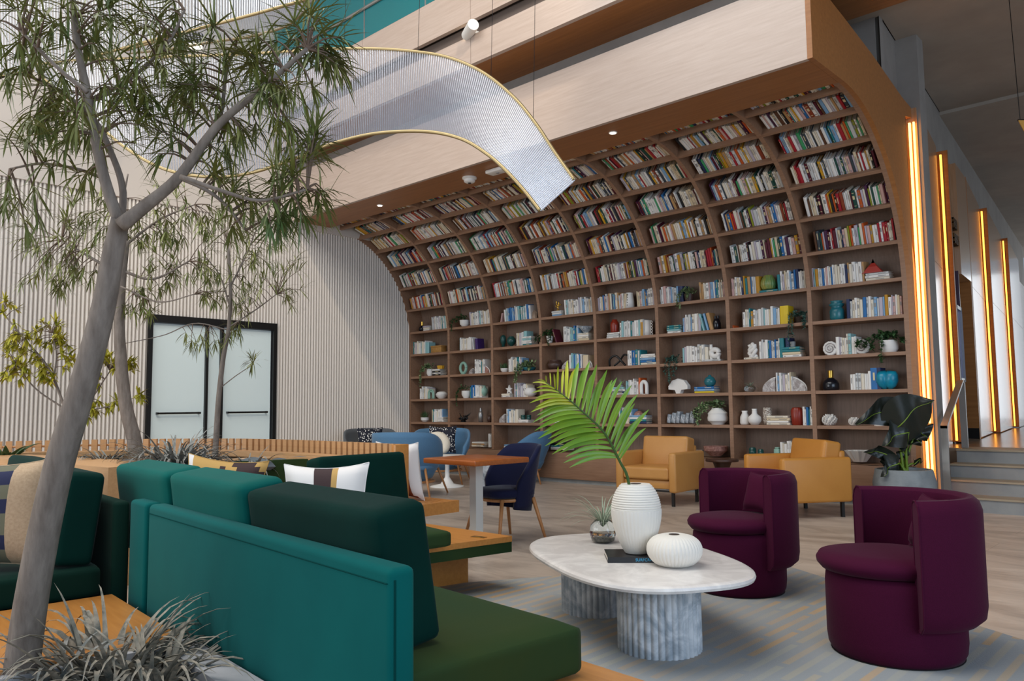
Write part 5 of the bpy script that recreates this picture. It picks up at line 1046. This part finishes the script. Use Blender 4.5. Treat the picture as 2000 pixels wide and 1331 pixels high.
for k, (u, v, d_, n, ln, lab) in enumerate(((345, 872, 5.7, 170, .42, 'big mound of silver spiky plants in the timber planter'), (315, 872, 5.9, 90, .4, 'silver spiky plant at the left of the big mound'), (385, 880, 5.7, 80, .34, 'silver spiky plant right of the big mound'), (208, 872, 6.3, 60, .27, 'small grey spiky rosette left of the curved trunk'), (490, 884, 5.9, 45, .22, 'small pale spiky rosette right of the thin trunk'))):
    q = at(u, v, d_); rosette('spiky_bromeliad', lab, (q.x, q.y, .735), n, ln, .03, 'tilla', 20+k, .1)
mat('bark', '#978B80', .85, kind='n', c2='#62564D', sc=30, stretch=(1, 1, .25), amt=.9, bump=.9, detail=8); mat('twig', '#6F5B4C', .8)
mat('tree_leaf', '#87813A', .5, kind='n', c2='#4A6638', sc=6, amt=1.); mat('tree_leaf2', '#8C8840', .5, kind='n', c2='#5A7040', sc=7, amt=1.)
def tree(name, label, base, trunk, branches, lumps, lm, ll, lw, seed, tr, nleaf=11, tw=.0035, spread=.16):
    """trunk/branches: world polylines with radii; lumps: (centre, radius, count)"""
    rg = random.Random(seed); t = thing(name, label, 'tree', base); B = Vector(base); rel = lambda P: [Vector(p)-B for p in P]
    MB().tube(path(rel(trunk), 30), [tr[0]+(tr[1]-tr[0])*k/29 for k in range(30)], 14).build('trunk', 'bark', t, smooth='all')
    nodes = []
    for P, r0, r1 in branches:
        Q = path(rel(P), 18); MB().tube(Q, [r0+(r1-r0)*k/17 for k in range(18)], 9).build('branch', 'bark', t, smooth='all'); nodes += Q[3:]
    nodes += path(rel(trunk), 30)[26:]
    tm, mb = MB(), MB()
    for c, R_, cnt in lumps:
        for _ in range(int(cnt*1.5)):
            while True:
                v = Vector((rg.uniform(-1, 1), rg.uniform(-1, 1), rg.uniform(-1, 1)))
                if v.length < 1: break
            p = Vector(c)-B+v*R_; nb = min(nodes, key=lambda q: (q-p).length); mid = nb.lerp(p, .5)+Vector((0, 0, .12*(p-nb).length))
            pp = path([nb, mid, p], 5); tm.tube(pp, [tw*1.6, tw*1.3, tw, tw*.8, tw*.6], 4, False)
            ax = (p-mid).normalized()
            for i in range(nleaf):
                s = rg.random()*.5; q = p.lerp(mid, s); d_ = Vector((rg.gauss(0, 1), rg.gauss(0, 1), rg.gauss(0, 1))).normalized(); d_ = (d_*.9+ax*.75+Vector((0, 0, -.1))).normalized()
                leaf(mb, q, d_, ll*rg.uniform(.6, 1.2), lw*rg.uniform(.7, 1.25), rg.uniform(.2, 1.1), 3)
    stuff(tm.build('twigs', 'twig', t, smooth='all')); stuff(mb.build('leaves', lm, t, smooth='all', fix=False)); return t
def px_(pts, d_): return [at(u, v, d_+(w[0] if w else 0)) for u, v, *w in pts]
D1 = depth(Vector((8.33, -8.56, .22)))
def L1(u, v, r, n, dd=0, d_=D1): return (at(u, v, d_+dd), r/F*d_, n)
b1 = at(36, 1352, D1)
tree('tree', 'slender grey-trunked tree with narrow leaves in the left foreground', b1, [b1]+px_([(65, 1150), (110, 930), (160, 760), (200, 610), (222, 490), (235, 430)], D1),
     [(px_([(235, 435), (215, 385), (192, 300), (172, 190), (150, 80), (140, -30)], D1), .022, .01), (px_([(236, 440), (280, 405), (350, 345), (425, 245), (520, 165), (600, 95)], D1-.05), .026, .007), (px_([(238, 430), (240, 370), (222, 310), (185, 235), (120, 180), (60, 150)], D1+.08), .014, .006),
      (px_([(350, 347), (400, 370), (440, 400), (480, 450)], D1-.05), .008, .004), (px_([(352, 345), (430, 372), (510, 392), (600, 370)], D1-.15), .008, .004), (px_([(350, 345), (380, 300), (430, 225), (440, 150), (460, 90)], D1+.1), .01, .005), (px_([(170, 180), (110, 130), (40, 60)], D1-.2), .008, .004), (px_([(175, 200), (260, 150), (330, 80), (360, 20)], D1+.15), .008, .004), (px_([(205, 350), (150, 330), (80, 320), (20, 330)], D1+.2), .007, .004)],
     [L1(60, 40, 75, 9, -.2), L1(150, 60, 80, 9, .1), L1(250, 60, 80, 9), L1(330, 40, 60, 8, .2), L1(60, 150, 85, 10), L1(150, 190, 90, 10, -.1), L1(260, 180, 80, 11, .1), L1(340, 170, 60, 8, .1), L1(430, 110, 60, 8), L1(510, 120, 55, 9), L1(590, 70, 55, 8), L1(640, 110, 45, 7), L1(560, 190, 60, 8, -.1), L1(460, 230, 55, 7), L1(400, 180, 50, 6), L1(80, 280, 80, 8, .1), L1(170, 300, 60, 5, .1), L1(50, 400, 60, 5, .2), L1(480, 400, 60, 8), L1(580, 330, 60, 8, -.1), L1(620, 270, 45, 6), L1(560, 420, 50, 7, -.1), L1(440, 320, 45, 5), L1(620, 400, 45, 5), L1(300, 250, 60, 7)],
     'tree_leaf', .13, .0075, 3, (.058, .03), 13, .0032)
D2 = 6.5; b2 = at(268, 875, D2); b2.z = .735
tree('tree', 'mid-height tree with a curved bare trunk in the timber planter', b2, [b2]+px_([(262, 860), (245, 790), (236, 700), (233, 620), (238, 540), (246, 470)], D2),
     [(px_([(238, 540), (180, 505), (120, 470)], D2), .016, .006), (px_([(240, 530), (300, 545), (370, 510)], D2), .014, .006), (px_([(246, 470), (240, 400), (250, 340)], D2), .018, .006), (px_([(236, 560), (310, 590), (380, 575)], D2-.1), .008, .004), (px_([(244, 480), (310, 430), (380, 400)], D2), .012, .005)],
     [L1(90, 470, 60, 9, 0, D2), L1(140, 520, 55, 9, 0, D2), L1(80, 560, 45, 6, 0, D2), L1(180, 460, 50, 9, 0, D2), L1(250, 430, 55, 10, 0, D2), L1(310, 470, 55, 10, 0, D2), L1(370, 510, 55, 9, 0, D2), L1(300, 560, 50, 8, 0, D2), L1(270, 620, 35, 5, 0, D2), L1(390, 430, 50, 8, 0, D2), L1(160, 400, 50, 7, 0, D2), L1(330, 390, 55, 8, 0, D2), L1(420, 560, 40, 5, 0, D2), L1(200, 540, 40, 5, 0, D2)],
     'tree_leaf2', .14, .011, 5, (.062, .03), 12, .003)
D3 = 6.6; b3 = at(420, 880, D3); b3.z = .735
tree('tree', 'thin young tree in front of the white double door', b3, [b3]+px_([(422, 860), (427, 780), (436, 700), (447, 640), (450, 560), (445, 480)], D3),
     [(px_([(428, 760), (460, 735), (495, 712)], D3), .005, .003), (px_([(446, 640), (500, 605), (540, 575)], D3), .007, .004), (px_([(449, 600), (430, 540), (400, 500)], D3), .007, .004), (px_([(450, 560), (480, 500), (500, 450)], D3), .008, .004), (px_([(446, 645), (380, 632), (320, 655), (240, 672)], D3), .006, .003)],
     [L1(450, 500, 55, 9, 0, D3), L1(500, 530, 50, 9, 0, D3), L1(550, 560, 45, 8, 0, D3), L1(560, 510, 35, 5, 0, D3), L1(430, 570, 45, 7, 0, D3), L1(480, 600, 40, 7, 0, D3), L1(400, 660, 35, 6, 0, D3), L1(440, 650, 35, 6, 0, D3), L1(495, 705, 10, 3, 0, D3), L1(510, 450, 50, 7, 0, D3), L1(440, 440, 45, 7, 0, D3)],
     'tree_leaf2', .14, .0085, 6, (.026, .012), 10, .0025)
# yellow-green shrub
mat('yellow_leaf', '#C9B42A', .5, kind='n', c2='#7F8C2A', sc=14, amt=.9); D4 = 6.9; b4 = at(130, 845, D4); b4.z = .735
tree('shrub', 'yellow-green variegated shrub in front of the fluted wall', b4, [b4]+px_([(130, 830), (128, 800)], D4), [(px_([(128, 800), (95, 720), (45, 660), (5, 610)], D4), .012, .006), (px_([(128, 800), (70, 760), (30, 710)], D4), .008, .005), (px_([(130, 820), (170, 790), (215, 725)], D4), .01, .005), (px_([(150, 805), (210, 795), (270, 775)], D4), .006, .003), (px_([(105, 745), (110, 690), (100, 650)], D4), .008, .004)],
     [L1(30, 655, 32, 9, 0, D4), L1(35, 712, 36, 12, 0, D4), L1(70, 710, 28, 9, 0, D4), L1(90, 650, 30, 11, 0, D4), L1(120, 655, 25, 7, 0, D4), L1(100, 740, 22, 5, 0, D4), L1(135, 705, 18, 4, 0, D4), L1(185, 800, 26, 8, 0, D4), L1(230, 715, 22, 6, 0, D4), L1(262, 718, 18, 4, 0, D4), L1(235, 790, 14, 3, 0, D4), L1(275, 775, 12, 3, 0, D4), L1(200, 695, 16, 4, 0, D4), L1(190, 740, 14, 3, 0, D4), L1(10, 600, 25, 4, 0, D4)],
     'yellow_leaf', .09, .02, 9, (.016, .012), 12, .003)
q = at(12, 865, 7.0); t = rosette('leafy_plant', 'dark green broad-leaved plant at the far left edge', (q.x, q.y, .735), 26, .3, .09, 'leaf_dark', 31, .08, (.4, 1.6), (.6, 1.2))
# ------------------------------------------------------------------ hanging rod ribbons
def rod_mat():
    m = bpy.data.materials.new('acrylic_rod'); m.use_nodes = True; MATS['acrylic_rod'] = m; nt = m.node_tree; N = nt.nodes; L = nt.links; N.remove(N['Principled BSDF']); out = N['Material Output']
    tr = N.new('ShaderNodeBsdfTransparent'); tr.inputs[0].default_value = (.93, .95, .98, 1); gl = N.new('ShaderNodeBsdfGlossy'); gl.inputs['Roughness'].default_value = .16; gl.inputs[0].default_value = (.95, .96, 1, 1)
    df = N.new('ShaderNodeBsdfTranslucent'); df.inputs[0].default_value = (.7, .72, .78, 1); d2 = N.new('ShaderNodeBsdfDiffuse'); d2.inputs[0].default_value = (.62, .64, .7, 1)
    a = N.new('ShaderNodeMixShader'); a.inputs[0].default_value = .35; L.new(gl.outputs[0], a.inputs[1]); L.new(d2.outputs[0], a.inputs[2]); c = N.new('ShaderNodeMixShader'); c.inputs[0].default_value = .3; L.new(a.outputs[0], c.inputs[1]); L.new(df.outputs[0], c.inputs[2])
    b = N.new('ShaderNodeMixShader'); b.inputs[0].default_value = .42; L.new(tr.outputs[0], b.inputs[1]); L.new(c.outputs[0], b.inputs[2]); L.new(b.outputs[0], out.inputs[0])
rod_mat(); mat('rail_gold', '#A8946A', .35, .7)
def ribbon(label, T, B, n, rr=.009, cables=(), m='acrylic_rod'):
    """T, B: (u, v, depth) control points of the two rails"""
    TP = path([at(*p) for p in T], n); BP = path([at(*p) for p in B], n); o = TP[0].copy(); t = thing('hanging_sculpture', label, 'sculpture', o)
    TP = [p-o for p in TP]; BP = [p-o for p in BP]
    MB().tube(TP[::2]+[TP[-1]], .014, 8).build('upper_rail', 'rail_gold', t, smooth='all'); MB().tube(BP[::2]+[BP[-1]], .014, 8).build('lower_rail', 'rail_gold', t, smooth='all')
    mb = MB()
    for a, b in zip(TP, BP): mb.tube([a, b], rr, 6, False)
    stuff(mb.build('rods', m, t, smooth='all'))
    for k in cables: p = TP[min(n-1, int(k*n))]; MB().tube([p, p+Vector((.12, .1, 8.9-(p+o).z))], .0025, 4).build('cable', 'dark_metal', t)
    return t
ribbon('long curved ribbon of clear rods sweeping down over the bookcase soffit', [(60, 128, 7.60), (150, 118, 7.40), (235, 115, 7.25), (310, 112, 7.10), (400, 109, 6.97), (480, 106, 6.83), (560, 101, 6.71), (630, 97, 6.58), (710, 95, 6.46), (790, 99, 6.34), (870, 111, 6.22), (940, 140, 6.10), (1000, 187, 5.99), (1045, 240, 5.87), (1085, 300, 5.76), (1122, 352, 5.65)],
       [(80, 150, 7.30), (160, 215, 7.13), (240, 285, 6.99), (320, 330, 6.87), (410, 346, 6.75), (490, 338, 6.63), (570, 312, 6.52), (640, 284, 6.41), (715, 264, 6.30), (785, 257, 6.20), (850, 259, 6.10), (905, 273, 5.99), (950, 300, 5.89), (985, 330, 5.79), (1022, 370, 5.70), (1055, 412, 5.60)], 260, .0085, (.35, .5, .62, .75, .86))
ribbon('pale rod ribbon crossing the top left corner', [(-125, -60, 8.2), (-5, -80, 8.0), (145, -110, 7.7), (300, -125, 7.5), (450, -140, 7.3), (570, -155, 7.1), (675, -170, 7.0)], [(-120, 175, 8.0), (0, 150, 7.8), (150, 118, 7.5), (300, 78, 7.3), (450, 40, 7.1), (560, 10, 6.95), (660, -20, 6.85)], 150, .0095, (.3, .6))
ribbon('short gold-lit underside fold of the upper rod ribbon', [(240, 100, 7.75), (320, 76, 7.65), (410, 50, 7.5), (490, 29, 7.4), (550, 12, 7.35), (590, 2, 7.3)], [(250, 104, 8.1), (330, 96, 8.05), (415, 82, 8.0), (495, 70, 7.9), (560, 50, 7.8), (594, 22, 7.6)], 80, .009, (.5,))
# downlight between the ribbons
q = at(381, 90, 9.5); t = thing('ceiling_spot', 'bright oval ceiling spotlight between the two rod ribbons', 'spotlight', q); MB().lathe([(.09, 0), (.1, .02), (.1, .14)], 24).build('housing', 'dark_metal', t, smooth=True); MB().lathe([(.085, -.004), (.085, -.0005)], 24).build('lens', 'lamp_glow', t); MB().tube([(0, 0, .14), (0, 0, 9-q.z)], .012, 6).build('stem', 'dark_metal', t)
